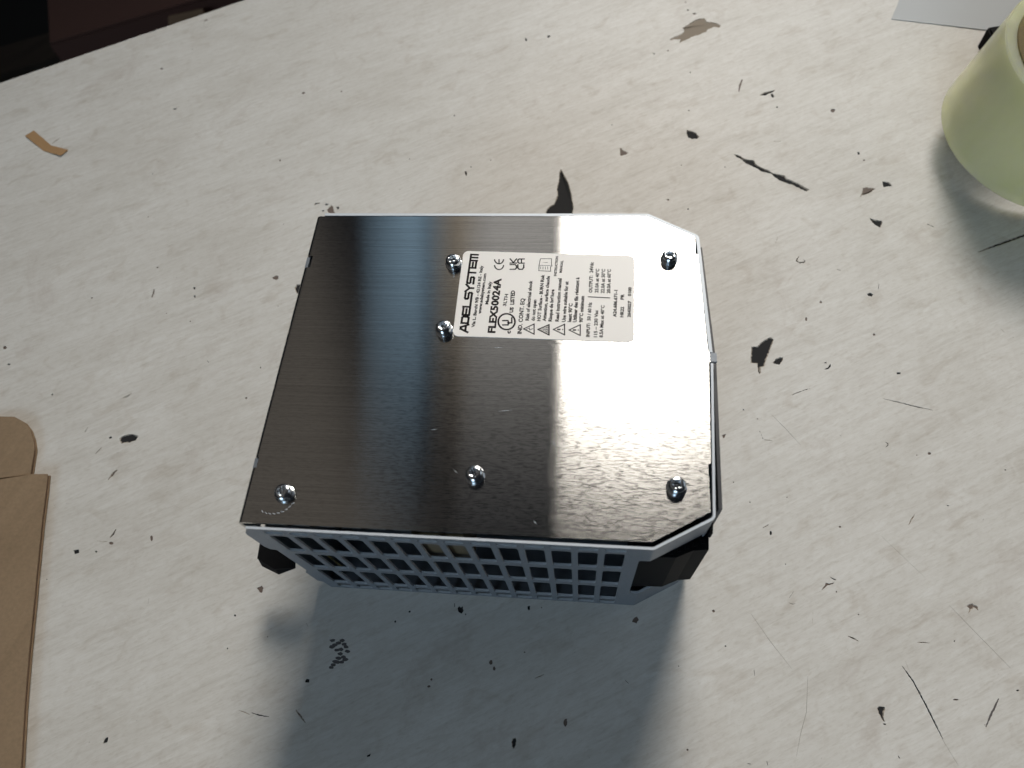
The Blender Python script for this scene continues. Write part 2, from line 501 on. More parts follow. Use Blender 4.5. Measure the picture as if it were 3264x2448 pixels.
# ------------------------------------------------------------------ measured data (millimetres on the table and on the label)
MARKS = [
('d',[(81.61,213.19),(81.61,208.68),(81.09,205.11),(80.79,201.57),(81.37,198.93),(80.63,196.32),(80.02,192.43),(78.07,191.57),(76.53,189.42),(76.00,186.86),(75.90,182.64),(89.60,182.68),(89.45,186.89),(89.82,191.14),(89.18,194.58),(88.49,198.92),(87.40,203.31),(86.38,207.31),(85.26,210.01),(84.16,212.27),(82.29,216.37)]),
('d',[(146.46,240.40),(147.23,237.54),(149.20,236.38),(151.89,236.53),(152.96,237.93),(152.02,239.37),(151.74,240.80),(149.44,242.27),(146.77,243.27)]),
('b',[(112.42,225.04),(115.32,225.75),(116.81,227.13),(114.10,228.74),(113.14,230.63),(112.25,230.45)]),
('d',[(170.73,223.68),(173.39,221.70),(174.96,219.26),(177.29,217.79),(180.56,215.36),(181.83,213.92),(183.83,213.14),(186.52,212.46),(188.01,210.09),(190.18,207.73),(192.76,206.32),(196.01,204.91),(199.13,202.59),(202.26,200.56),(203.88,201.84),(200.05,204.89),(196.92,207.23),(193.58,209.12),(193.23,211.00),(190.59,211.96),(187.89,212.45),(185.36,214.85),(182.72,216.30),(179.80,218.73),(179.30,221.16),(177.59,221.66),(174.83,222.18),(172.55,224.65),(169.45,225.66)]),
('t',[(148.70,313.73),(152.50,316.43),(157.00,318.32),(160.04,320.14),(161.63,322.38),(164.71,324.57),(167.99,323.86),(169.23,326.12),(167.12,327.96),(163.48,329.29),(161.25,329.39),(160.65,332.36),(157.66,332.49),(153.44,330.32),(150.31,326.93),(146.85,324.16),(148.69,323.50),(147.84,320.64),(145.54,318.43),(140.63,315.76),(140.22,314.06),(143.57,314.84),(146.15,314.40),(145.31,311.60)]),
('b',[(175.53,270.84),(176.73,275.79),(177.95,280.50),(177.50,280.78),(175.69,276.23),(175.05,270.96)]),
('d',[(188.43,267.84),(193.44,270.45),(194.26,271.95),(191.46,271.21),(187.94,270.08),(186.06,268.10)]),
('d',[(191.64,267.55),(192.45,266.01),(193.32,266.64),(192.75,269.27),(191.46,268.87)]),
('d',[(57.27,316.66),(58.28,316.62),(57.91,318.74),(56.92,319.60)]),
('d',[(70.16,318.73),(71.51,319.62),(71.41,321.50),(69.66,320.86)]),
('d',[(131.10,302.13),(131.94,304.11),(131.12,303.35),(130.02,303.73)]),
('b',[(220.63,254.85),(221.48,254.31),(222.85,255.54),(222.56,257.12),(220.68,256.42)]),
('b',[(154.43,335.96),(156.35,336.71),(155.27,337.96),(153.50,337.20)]),
('d',[(151.58,341.04),(151.22,341.20),(150.77,340.95),(150.74,340.27),(151.14,339.68),(151.63,339.99),(151.75,340.53)]),
('b',[(150.49,348.27),(150.05,348.49),(149.75,347.96),(149.73,347.29),(149.98,346.96),(150.41,346.86),(150.57,347.63)]),
('b',[(139.21,305.88),(138.77,306.01),(138.48,305.75),(138.48,305.08),(138.77,304.60),(139.16,304.83),(139.37,305.41)]),
('b',[(148.88,257.67),(148.45,257.88),(147.91,257.63),(148.08,257.23),(148.41,256.99),(148.95,257.04),(149.17,257.40)]),
('d',[(108.22,247.95),(107.92,247.97),(107.66,247.77),(107.68,247.39),(107.93,247.12),(108.21,247.22),(108.38,247.60)]),
('d',[(150.61,287.37),(150.28,287.52),(150.02,287.18),(150.07,286.74),(150.26,286.51),(150.54,286.55),(150.74,286.91)]),
('d',[(145.68,190.09),(145.31,190.14),(145.02,189.92),(145.01,189.45),(145.25,189.03),(145.65,189.21),(145.88,189.65)]),
('b',[(136.37,195.88),(135.86,195.92),(135.46,195.66),(135.38,195.19),(135.84,194.84),(136.39,194.85),(136.61,195.39)]),
('d',[(164.89,217.36),(164.65,217.59),(164.48,217.31),(164.47,216.91),(164.61,216.69),(164.88,216.82),(165.08,217.09)]),
('b',[(143.42,218.71),(143.14,218.70),(142.94,218.52),(142.86,218.18),(143.11,218.00),(143.41,218.06),(143.57,218.35)]),
('b',[(227.90,199.77),(226.17,196.89),(228.12,198.14),(231.24,199.31),(234.88,202.47),(230.54,203.40),(228.82,202.95)]),
('d',[(238.43,203.37),(241.45,203.81),(242.64,204.26),(241.24,206.56),(238.22,207.03)]),
('d',[(229.62,182.10),(230.89,179.96),(232.86,178.26),(234.41,181.26),(234.17,182.55),(231.36,182.97),(228.98,184.26)]),
('d',[(194.68,161.32),(193.41,160.16),(192.86,158.51),(194.25,157.30),(196.48,157.49),(197.19,158.72),(196.07,160.02),(196.66,158.55),(196.10,158.06),(194.58,158.04),(193.64,158.68),(193.91,160.00)]),
('d',[(221.80,139.61),(223.15,139.33),(224.12,140.57),(223.05,141.47),(221.57,140.91)]),
('d',[(210.45,153.88),(211.93,153.34),(212.03,153.62),(210.54,154.16)]),
('d',[(229.59,224.44),(230.55,225.01),(230.56,226.47),(229.54,226.48)]),
('d',[(227.37,146.44),(226.56,143.55),(226.72,143.52),(227.53,146.41)]),
('d',[(273.40,164.27),(278.43,166.50),(285.45,169.40),(295.61,173.98),(295.97,175.47),(283.81,170.21),(277.70,167.31),(272.52,164.42)]),
('b',[(185.94,172.51),(184.82,168.94),(185.01,168.87),(186.13,172.43)]),
('d',[(194.29,259.59),(193.95,259.71),(193.60,259.27),(193.47,258.65),(193.84,258.34),(194.26,258.47),(194.49,258.98)]),
('b',[(232.39,221.31),(231.96,221.52),(231.48,221.17),(231.41,220.74),(231.79,220.39),(232.27,220.61),(232.56,220.95)]),
('b',[(254.06,180.51),(256.54,178.65),(256.69,178.93),(254.21,180.78)]),
('b',[(201.54,136.45),(201.12,136.75),(200.71,136.26),(200.54,135.65),(200.97,135.37),(201.37,135.44),(201.72,135.97)]),
('b',[(189.90,234.28),(193.42,234.23),(193.43,234.41),(189.92,234.46)]),
('d',[(164.82,217.23),(164.64,217.23),(164.48,217.07),(164.44,216.80),(164.58,216.50),(164.78,216.59),(164.94,216.92)]),
('d',[(171.08,103.71),(171.06,99.87),(171.55,98.71),(172.30,99.21),(172.53,102.00),(173.62,102.24),(174.31,103.45),(175.12,105.93),(176.27,108.79),(177.79,112.41),(179.02,116.05),(178.21,117.12),(176.67,116.72),(173.43,114.10),(172.08,112.26),(169.36,112.19),(168.90,108.60),(168.42,103.98)]),
('d',[(178.78,103.78),(180.53,103.62),(182.13,106.12),(182.08,107.39),(180.57,107.14),(178.69,106.03),(177.64,104.24)]),
('d',[(198.84,101.65),(200.03,101.89),(201.31,103.31),(201.18,104.55),(200.15,102.86),(198.49,102.05)]),
('d',[(198.98,104.63),(199.81,104.79),(199.77,105.35),(198.87,105.18)]),
('d',[(227.29,100.23),(228.91,100.41),(228.95,101.36),(227.34,101.18)]),
('d',[(219.93,88.63),(225.51,87.08),(231.85,85.35),(238.47,83.94),(238.54,84.12),(231.99,85.73),(225.65,87.46),(219.99,88.80)]),
('f',[(174.81,79.81),(180.09,73.22),(185.00,66.53),(185.05,66.58),(180.20,73.33),(174.86,79.86)]),
('b',[(154.79,68.37),(155.39,68.83),(156.05,70.45),(154.42,69.75)]),
('d',[(163.96,81.88),(163.71,81.96),(163.51,81.74),(163.48,81.49),(163.64,81.32),(163.91,81.37),(164.05,81.61)]),
('d',[(217.65,69.14),(218.47,68.68),(218.56,68.10),(217.58,67.12),(217.66,67.00),(218.83,67.96),(218.74,68.97),(217.73,69.30)]),
('d',[(236.28,43.55),(236.88,44.03),(235.78,44.14)]),
('b',[(220.85,35.51),(222.35,37.61),(223.62,39.68),(223.46,39.79),(221.98,37.83),(220.68,35.60)]),
('b',[(234.13,65.41),(233.53,65.61),(233.00,65.17),(233.00,64.65),(233.31,64.42),(233.95,64.58),(234.30,65.01)]),
('b',[(229.03,64.36),(228.74,64.40),(228.50,64.28),(228.45,64.05),(228.65,63.88),(228.94,64.03),(229.07,64.19)]),
('b',[(184.05,88.97),(186.21,90.13),(191.60,92.42),(191.57,92.59),(186.13,90.51),(184.00,89.13)]),
('d',[(157.81,49.94),(157.59,49.99),(157.40,49.84),(157.42,49.55),(157.53,49.40),(157.77,49.51),(157.85,49.71)]),
('b',[(194.28,127.70),(193.87,127.91),(193.55,127.26),(193.38,126.51),(193.65,125.88),(194.19,126.15),(194.34,126.84)]),
('b',[(221.64,119.89),(221.18,120.16),(220.74,119.73),(220.71,119.13),(221.02,118.88),(221.48,119.05),(221.72,119.46)]),
('d',[(260.55,59.57),(260.23,59.58),(259.94,59.42),(259.79,59.17),(260.13,59.09),(260.45,59.07),(260.69,59.34)]),
('b',[(196.14,33.91),(195.71,33.98),(195.30,33.72),(195.27,33.43),(195.65,33.22),(196.10,33.38),(196.24,33.65)]),
('b',[(170.98,68.30),(174.15,68.05),(174.17,68.19),(171.00,68.44)]),
('d',[(169.79,72.15),(169.58,72.11),(169.42,72.04),(169.40,71.82),(169.53,71.73),(169.71,71.73),(169.80,71.93)]),
('d',[(170.18,70.65),(170.02,70.76),(169.88,70.58),(169.85,70.37),(169.99,70.27),(170.19,70.33),(170.25,70.49)]),
('d',[(170.62,69.34),(170.47,69.40),(170.30,69.21),(170.32,68.97),(170.42,68.88),(170.63,68.94),(170.67,69.11)]),
('b',[(169.32,77.95),(169.09,77.94),(168.85,77.79),(168.83,77.55),(169.04,77.41),(169.27,77.38),(169.44,77.69)]),
('b',[(273.12,123.83),(274.20,121.85),(274.30,121.94),(273.22,123.92)]),
('b',[(177.75,44.63),(177.48,44.68),(177.25,44.54),(177.20,44.36),(177.43,44.24),(177.67,44.32),(177.91,44.47)]),
('d',[(163.48,41.99),(163.28,42.08),(163.10,41.89),(163.10,41.64),(163.24,41.52),(163.48,41.56),(163.58,41.77)]),
('b',[(167.36,31.66),(169.60,33.00),(169.48,33.26),(167.25,31.92)]),
('d',[(170.33,30.65),(170.01,30.66),(169.66,30.40),(169.70,30.00),(169.91,29.63),(170.28,29.90),(170.58,30.23)]),
('b',[(186.64,9.81),(188.33,11.29),(190.25,11.87),(191.10,12.64),(189.17,12.01),(187.95,12.30),(187.28,10.97),(186.00,9.52)]),
('d',[(189.94,14.12),(191.35,13.37),(191.98,13.56),(189.74,14.58)]),
('d',[(193.15,-6.08),(194.68,-6.77),(196.40,-7.54),(196.53,-7.35),(194.95,-6.32),(193.26,-5.87)]),
('b',[(174.08,4.29),(175.19,3.78),(176.41,4.17),(176.40,4.28),(175.24,4.03),(174.14,4.40)]),
('d',[(209.91,-14.94),(212.58,-19.85),(215.07,-26.35),(217.13,-32.30),(218.88,-36.84),(219.07,-36.74),(217.58,-32.07),(215.52,-26.12),(213.02,-19.58),(210.10,-14.81)]),
('b',[(211.20,-13.19),(212.23,-17.49),(212.29,-17.47),(211.26,-13.16)]),
('d',[(199.73,-30.50),(200.32,-31.68),(200.77,-32.61),(201.42,-32.82),(201.12,-31.84),(201.42,-30.51),(202.13,-28.93),(201.93,-28.15),(200.34,-28.04),(199.43,-28.90)]),
('d',[(200.82,-33.73),(201.49,-33.81),(201.78,-33.40),(200.66,-33.31)]),
('g',[(239.10,-22.96),(237.25,-25.41),(234.97,-28.62),(233.06,-32.06),(233.34,-32.15),(235.57,-28.86),(237.83,-25.67),(239.36,-23.07)]),
('b',[(235.98,6.06),(235.33,4.31),(236.11,5.09),(237.60,6.51),(238.96,5.51),(239.08,6.74),(237.41,7.88),(235.27,6.76)]),
('d',[(216.28,-6.67),(218.88,-6.63),(220.28,-6.70),(220.32,-6.57),(218.95,-6.34),(216.31,-6.54)]),
('d',[(159.86,-19.40),(159.96,-21.25),(160.09,-21.23),(160.00,-19.37)]),
('d',[(203.96,-43.40),(204.44,-43.48),(203.84,-42.28)]),
('d',[(150.94,-11.86),(150.69,-11.83),(150.38,-11.97),(150.38,-12.22),(150.63,-12.34),(150.93,-12.27),(151.10,-12.04)]),
('d',[(155.50,-48.78),(156.61,-48.78),(156.64,-48.61),(155.53,-48.61)]),
('d',[(161.72,-47.58),(161.94,-48.69),(162.13,-48.63),(161.90,-47.52)]),
('f',[(160.27,-0.28),(166.40,-9.75),(172.90,-18.30),(172.95,-18.26),(166.53,-9.66),(160.33,-0.24)]),
('f',[(177.93,-20.26),(176.13,-31.65),(173.53,-38.37),(171.45,-45.34),(171.53,-45.35),(173.71,-38.40),(176.31,-31.66),(178.02,-20.25)]),
('f',[(229.48,6.64),(235.48,-1.05),(245.29,-13.23),(245.35,-13.18),(235.60,-0.95),(229.53,6.69)]),
('f',[(210.26,30.72),(222.63,16.58),(222.67,16.62),(210.30,30.76)]),
('f',[(218.68,-36.79),(222.10,-44.01),(222.16,-43.98),(218.74,-36.75)]),
('b',[(176.16,8.56),(174.39,6.06),(174.48,6.00),(176.25,8.51)]),
('b',[(182.12,1.57),(181.51,-2.43),(181.62,-2.42),(182.23,1.57)]),
('b',[(226.01,-24.09),(225.33,-24.05),(224.69,-24.28),(224.50,-24.54),(225.15,-24.59),(225.85,-24.57),(226.40,-24.27)]),
('d',[(246.31,-19.74),(245.82,-19.81),(245.50,-19.96),(245.41,-20.20),(245.65,-20.41),(246.11,-20.23),(246.52,-20.00)]),
('b',[(147.43,0.20),(147.11,0.36),(146.75,-0.07),(146.72,-0.45),(147.01,-0.76),(147.45,-0.53),(147.67,-0.18)]),
('d',[(174.59,18.51),(174.36,18.56),(174.21,18.45),(174.14,18.20),(174.33,18.13),(174.57,18.15),(174.61,18.35)]),
('d',[(229.01,-5.19),(228.76,-5.11),(228.58,-5.27),(228.53,-5.51),(228.65,-5.62),(228.90,-5.62),(229.03,-5.36)]),
('b',[(198.13,1.86),(197.89,1.89),(197.67,1.78),(197.64,1.58),(197.82,1.39),(198.01,1.46),(198.18,1.70)]),
('b',[(191.55,9.56),(191.30,9.58),(191.12,9.40),(191.05,9.14),(191.19,8.92),(191.50,9.05),(191.57,9.28)]),
('d',[(170.31,30.10),(169.96,30.19),(169.66,29.80),(169.58,29.45),(169.87,29.06),(170.28,29.27),(170.57,29.67)]),
('g',[(8.22,-18.86),(7.42,-18.78),(6.71,-18.96),(6.02,-19.18),(6.41,-19.59),(6.97,-19.97),(7.59,-19.80),(8.20,-19.63),(8.19,-19.28)]),
('g',[(9.17,-20.37),(8.44,-20.25),(7.73,-20.41),(7.36,-20.69),(7.49,-21.09),(7.75,-21.35),(8.64,-21.50),(9.19,-21.24),(9.65,-20.77)]),
('g',[(8.25,-21.19),(7.60,-20.95),(6.80,-21.01),(6.48,-21.43),(6.41,-21.89),(7.13,-22.21),(7.82,-22.24),(8.45,-21.80),(8.76,-21.50)]),
('g',[(10.65,-19.59),(9.73,-19.46),(8.94,-19.69),(8.57,-19.97),(8.85,-20.35),(9.18,-20.59),(9.99,-20.69),(10.77,-20.35),(10.79,-20.02)]),
('g',[(11.69,-18.70),(10.98,-18.40),(10.39,-18.69),(9.77,-18.93),(10.08,-19.38),(10.38,-19.53),(11.29,-19.78),(11.81,-19.38),(12.04,-19.03)]),
('g',[(12.86,-19.91),(12.03,-19.76),(11.23,-20.04),(10.93,-20.25),(11.06,-20.64),(11.46,-20.90),(12.25,-20.89),(13.04,-20.68),(12.85,-20.33)]),
('g',[(13.55,-20.90),(12.97,-20.68),(12.08,-20.85),(11.82,-21.09),(12.04,-21.52),(12.29,-21.75),(13.14,-21.72),(13.92,-21.59),(13.74,-21.18)]),
('g',[(11.80,-21.85),(11.09,-21.55),(10.50,-21.84),(9.89,-22.08),(10.20,-22.52),(10.50,-22.67),(11.40,-22.92),(11.92,-22.52),(12.15,-22.17)]),
('g',[(10.30,-22.13),(9.73,-22.08),(8.97,-22.14),(8.61,-22.39),(8.68,-22.83),(9.11,-23.11),(9.91,-23.05),(10.51,-22.87),(10.91,-22.48)]),
('g',[(14.38,-22.40),(13.75,-22.24),(13.03,-22.18),(12.71,-22.65),(12.59,-22.98),(13.18,-23.16),(13.89,-23.40),(14.67,-23.05),(14.76,-22.68)]),
('g',[(11.85,-23.41),(11.15,-23.11),(10.56,-23.40),(9.95,-23.64),(10.26,-24.08),(10.56,-24.23),(11.46,-24.47),(11.97,-24.08),(12.20,-23.73)]),
('g',[(13.21,-24.47),(12.65,-24.20),(12.00,-24.31),(11.49,-24.74),(11.58,-25.09),(12.10,-25.36),(12.82,-25.46),(13.32,-25.16),(13.57,-24.75)]),
('g',[(11.59,-24.90),(10.81,-24.72),(10.07,-24.87),(9.41,-25.26),(9.78,-25.64),(10.27,-25.82),(11.04,-26.02),(11.74,-25.74),(11.99,-25.30)]),
('g',[(14.28,-25.17),(13.45,-25.01),(12.86,-25.17),(12.32,-25.51),(12.21,-25.91),(12.99,-26.26),(13.68,-26.19),(14.20,-26.01),(14.67,-25.57)]),
('g',[(10.61,-26.08),(9.78,-25.98),(9.16,-26.09),(8.39,-26.41),(8.83,-26.84),(9.22,-27.12),(10.01,-27.18),(10.73,-26.89),(10.93,-26.47)]),
('g',[(10.12,-27.22),(9.26,-27.19),(8.53,-27.26),(8.21,-27.61),(8.30,-27.98),(8.83,-28.26),(9.49,-28.30),(10.18,-28.06),(10.12,-27.63)]),
('g',[(11.36,-26.32),(10.75,-26.07),(10.14,-26.31),(9.56,-26.59),(9.60,-26.95),(10.23,-27.26),(10.99,-27.33),(11.63,-27.03),(11.67,-26.65)]),
('g',[(9.35,-28.35),(8.78,-28.22),(8.05,-28.18),(7.71,-28.57),(7.85,-28.97),(8.21,-29.17),(8.93,-29.13),(9.43,-29.08),(9.62,-28.63)]),
('g',[(13.06,-26.14),(12.24,-25.99),(11.45,-26.27),(11.15,-26.48),(11.28,-26.86),(11.68,-27.11),(12.46,-27.10),(13.24,-26.89),(13.05,-26.56)]),
('d',[(0.02,-34.41),(1.45,-34.31),(1.37,-33.23),(0.13,-33.10),(-0.29,-33.87)]),
('d',[(35.20,-6.87),(34.80,-6.87),(34.54,-7.10),(34.51,-7.44),(34.89,-7.60),(35.33,-7.56),(35.42,-7.25)]),
('d',[(30.24,-10.69),(29.85,-10.71),(29.64,-10.92),(29.64,-11.32),(30.01,-11.63),(30.36,-11.38),(30.39,-11.08)]),
('d',[(53.49,-6.15),(54.77,-6.76),(55.47,-5.57),(54.81,-3.98),(54.29,-4.57),(53.50,-4.06),(53.09,-4.78)]),
('d',[(51.61,-3.14),(51.76,-4.53),(52.03,-4.52),(51.87,-3.13)]),
('d',[(56.46,-6.65),(56.24,-6.57),(56.08,-6.80),(56.15,-7.07),(56.32,-7.29),(56.51,-7.22),(56.64,-6.93)]),
('d',[(-22.65,-45.35),(-20.38,-45.87),(-18.18,-46.41),(-18.14,-46.25),(-20.32,-45.51),(-22.64,-45.18)]),
('d',[(-17.81,-45.77),(-14.66,-46.51),(-10.85,-46.65),(-10.86,-46.45),(-14.65,-46.06),(-17.79,-45.58)]),
('b',[(-1.67,-43.64),(0.16,-45.55),(2.72,-47.58),(3.01,-47.35),(0.82,-45.02),(-1.38,-43.39)]),
('d',[(27.02,-56.47),(28.02,-56.16),(28.18,-55.25),(26.81,-56.02)]),
('b',[(-25.26,-3.59),(-24.26,-3.82),(-23.95,-1.95),(-24.96,-1.03),(-26.77,-2.12)]),
('d',[(-32.57,-12.55),(-32.98,-12.39),(-33.26,-12.70),(-33.07,-13.08),(-32.74,-13.18),(-32.42,-13.16),(-32.32,-12.83)]),
('b',[(46.11,-32.19),(45.56,-32.15),(45.15,-32.44),(45.11,-32.78),(45.68,-33.00),(46.15,-32.78),(46.38,-32.51)]),
('d',[(-32.42,-24.51),(-32.69,-24.35),(-32.87,-24.59),(-32.81,-24.92),(-32.49,-25.12),(-32.30,-25.03),(-32.24,-24.74)]),
('d',[(-17.96,-19.46),(-18.18,-19.39),(-18.28,-19.57),(-18.29,-19.74),(-18.07,-19.84),(-17.85,-19.82),(-17.87,-19.62)]),
('d',[(-4.23,-13.75),(-3.24,-15.08),(-3.13,-15.02),(-4.12,-13.69)]),
('b',[(46.62,-29.81),(46.23,-29.79),(45.93,-30.01),(45.90,-30.35),(46.34,-30.65),(46.65,-30.43),(46.74,-30.15)]),
('d',[(79.37,-3.43),(79.80,-4.09),(80.26,-3.83),(80.25,-2.31),(79.31,-2.50)]),
('b',[(118.73,-6.02),(119.42,-6.33),(120.35,-5.02),(119.67,-3.80),(118.74,-4.22),(117.81,-5.85)]),
('d',[(83.52,-27.35),(85.21,-26.74),(86.81,-25.85),(86.73,-25.70),(85.04,-26.40),(83.44,-27.19)]),
('d',[(115.37,-25.84),(116.53,-26.84),(116.66,-26.71),(115.50,-25.71)]),
('d',[(77.00,-49.44),(77.72,-50.24),(78.09,-49.35),(78.55,-47.75),(78.11,-46.60),(77.03,-46.88),(76.68,-48.09)]),
('d',[(134.22,-19.70),(134.05,-19.65),(133.91,-19.79),(133.89,-19.97),(134.02,-20.09),(134.19,-20.05),(134.34,-19.84)]),
('b',[(67.68,-22.24),(67.14,-22.20),(66.73,-22.69),(66.67,-23.36),(67.26,-23.87),(67.92,-23.63),(67.93,-22.92)]),
('b',[(68.90,-24.44),(68.48,-24.22),(68.22,-24.77),(68.25,-25.42),(68.60,-25.64),(69.07,-25.71),(69.27,-24.99)]),
('b',[(147.47,0.17),(147.08,0.25),(146.62,-0.06),(146.78,-0.49),(147.01,-0.72),(147.48,-0.66),(147.73,-0.20)]),
('b',[(79.52,-18.56),(79.13,-18.56),(78.96,-18.73),(78.95,-18.93),(79.17,-19.02),(79.57,-18.98),(79.63,-18.76)]),
('b',[(136.37,-45.78),(136.06,-45.75),(135.78,-45.96),(135.77,-46.25),(136.06,-46.36),(136.30,-46.35),(136.51,-46.07)]),
('b',[(95.51,-39.46),(94.76,-39.63),(94.43,-40.05),(94.27,-41.16),(94.91,-42.11),(95.52,-41.40),(95.60,-40.56)]),
('b',[(84.74,-2.53),(84.51,-2.54),(84.29,-2.62),(84.30,-2.89),(84.53,-3.07),(84.74,-2.98),(84.87,-2.72)]),
('d',[(-103.86,55.82),(-99.92,56.31),(-97.39,57.65),(-96.97,59.69),(-100.29,60.59),(-103.87,59.65),(-105.60,58.23)]),
('d',[(-110.15,57.82),(-108.90,58.10),(-109.64,59.20),(-110.50,58.49)]),
('d',[(-113.81,50.42),(-112.12,53.38),(-112.36,53.55),(-114.05,50.58)]),
('b',[(-103.63,38.82),(-102.09,41.14),(-100.95,43.43),(-101.41,43.76),(-103.13,41.83),(-104.11,39.11)]),
('d',[(-93.76,14.34),(-92.79,15.66),(-92.48,17.79),(-92.86,17.96),(-93.62,16.07),(-94.12,14.55)]),
('d',[(-99.32,12.60),(-94.62,12.55),(-94.67,12.73),(-99.37,12.78)]),
('b',[(-92.24,12.63),(-93.15,12.75),(-93.83,12.42),(-93.48,11.78),(-92.66,11.48),(-91.75,11.65),(-91.77,12.21)]),
('d',[(-97.81,8.75),(-98.25,8.82),(-98.37,8.55),(-98.39,8.11),(-97.90,7.93),(-97.57,8.06),(-97.41,8.41)]),
('d',[(-107.04,6.92),(-105.05,7.41),(-105.70,8.83),(-107.94,8.42)]),
('d',[(-110.77,77.76),(-108.66,78.47),(-107.25,80.30),(-107.39,80.42),(-108.93,78.78),(-110.86,77.91)]),
('b',[(-122.57,60.35),(-122.06,62.90),(-122.33,63.02),(-122.83,60.47)]),
('d',[(-68.65,-58.95),(-68.89,-57.29),(-69.95,-57.91),(-70.00,-59.51)]),
('f',[(-69.05,-10.76),(-69.30,-8.52),(-69.44,-8.51),(-69.19,-10.74)]),
('d',[(-114.65,-3.61),(-115.04,-3.59),(-115.26,-3.73),(-115.23,-3.88),(-114.91,-3.96),(-114.60,-3.90),(-114.51,-3.78)]),
('d',[(-145.58,78.95),(-146.07,79.02),(-146.31,78.79),(-146.19,78.37),(-145.72,78.14),(-145.34,78.29),(-145.43,78.63)]),
('b',[(-75.99,16.01),(-76.59,16.22),(-76.98,15.70),(-76.47,14.50),(-75.77,13.72),(-75.31,14.28),(-75.52,15.11)]),
('b',[(-55.21,144.81),(-53.92,144.28),(-52.72,145.32),(-52.92,146.68),(-54.86,147.00),(-56.06,145.96)]),
('d',[(-41.47,136.43),(-39.77,136.46),(-39.36,139.79),(-40.90,142.11),(-42.69,141.88),(-43.35,139.73)]),
('d',[(-43.59,192.54),(-41.57,193.07),(-41.91,193.84),(-44.40,193.46),(-44.61,191.54)]),
('d',[(-37.46,191.77),(-36.82,192.84),(-38.51,193.07),(-38.89,191.92)]),
('b',[(-35.66,186.47),(-33.80,186.24),(-32.19,186.62),(-33.31,189.26),(-34.17,191.16),(-35.45,192.08),(-36.22,190.78),(-37.05,188.88)]),
('d',[(-31.48,189.80),(-31.84,188.51),(-30.61,189.65),(-31.14,191.16),(-32.89,190.78)]),
('d',[(-38.54,188.74),(-39.20,188.80),(-39.51,188.54),(-39.53,188.05),(-38.95,187.68),(-38.51,187.80),(-38.26,188.27)]),
('d',[(-58.03,179.71),(-58.33,179.76),(-58.47,179.49),(-58.39,179.24),(-58.13,178.94),(-57.95,179.12),(-57.91,179.37)]),
('d',[(-49.76,96.00),(-49.39,94.94),(-49.29,94.95),(-49.67,96.01)]),
('b',[(-48.88,129.43),(-49.34,129.45),(-49.76,129.36),(-49.64,129.16),(-49.25,129.04),(-48.78,129.09),(-48.72,129.28)]),
('b',[(-115.54,138.20),(-115.39,135.93),(-115.08,133.04),(-114.62,132.88),(-114.36,135.65),(-115.08,138.12)]),
('d',[(-94.36,139.45),(-94.81,139.70),(-94.93,139.21),(-94.86,138.60),(-94.28,138.06),(-93.96,138.33),(-93.89,138.89)]),
('d',[(-92.60,134.41),(-93.05,134.53),(-93.35,134.25),(-93.05,133.63),(-92.69,133.26),(-92.26,133.43),(-92.33,133.97)]),
('d',[(-76.41,98.50),(-75.19,97.41),(-75.06,97.58),(-76.28,98.67)]),
('b',[(-180.21,103.61),(-180.94,103.74),(-181.45,103.03),(-181.06,102.18),(-180.10,101.83),(-179.51,102.05),(-179.11,102.71)]),
('d',[(-173.91,94.09),(-174.59,94.13),(-175.23,93.87),(-174.85,93.45),(-174.22,93.17),(-173.41,93.40),(-173.43,93.74)]),
('d',[(-145.72,78.97),(-146.10,79.03),(-146.26,78.74),(-146.17,78.41),(-145.74,78.15),(-145.36,78.20),(-145.44,78.60)]),
('d',[(-110.92,77.85),(-108.78,79.21),(-107.26,80.34),(-107.35,80.44),(-108.97,79.44),(-111.00,77.96)]),
('b',[(-104.14,124.18),(-104.49,124.35),(-104.67,124.10),(-104.59,123.79),(-104.27,123.67),(-104.01,123.64),(-104.04,123.95)]),
('b',[(-90.71,120.05),(-91.03,120.10),(-91.27,119.85),(-91.04,119.45),(-90.78,119.34),(-90.43,119.32),(-90.40,119.69)]),
('d',[(-113.64,113.51),(-111.25,113.42),(-111.28,113.55),(-113.68,113.64)]),
('b',[(-133.54,184.37),(-133.93,184.52),(-134.17,184.29),(-133.88,183.85),(-133.64,183.71),(-133.30,183.66),(-133.37,184.08)]),
('b',[(-117.59,151.63),(-118.09,151.64),(-118.54,151.39),(-118.28,151.08),(-117.80,150.74),(-117.38,150.93),(-117.14,151.24)]),
('d',[(-49.55,96.02),(-49.76,95.96),(-49.96,95.74),(-49.75,95.30),(-49.53,95.03),(-49.30,95.08),(-49.22,95.51)]),
('b',[(-52.19,80.32),(-52.61,80.37),(-52.82,80.08),(-52.79,79.56),(-52.32,79.26),(-51.94,79.47),(-51.76,79.88)]),
('b',[(-146.10,132.65),(-146.56,132.82),(-146.72,132.50),(-146.67,132.01),(-146.12,131.71),(-145.85,131.94),(-145.76,132.27)]),
('f',[(-148.26,342.90),(-146.11,344.13),(-147.98,345.88),(-149.42,344.28)]),
('d',[(-143.17,264.16),(-142.88,265.46),(-144.77,265.22),(-145.23,264.02)]),
('f',[(-210.30,237.83),(-208.53,239.84),(-207.14,242.28),(-207.46,242.61),(-209.24,240.59),(-210.62,238.16)]),
('d',[(-141.14,214.80),(-141.46,214.86),(-141.69,214.65),(-141.48,214.30),(-141.19,214.07),(-140.85,214.17),(-140.80,214.47)]),
('b',[(-163.06,300.30),(-163.82,300.25),(-164.46,299.97),(-163.94,299.16),(-163.40,298.86),(-162.48,298.83),(-162.37,299.53)]),
('d',[(-149.08,317.57),(-149.35,317.62),(-149.49,317.30),(-149.35,316.88),(-149.07,316.69),(-148.71,316.61),(-148.69,317.09)]),
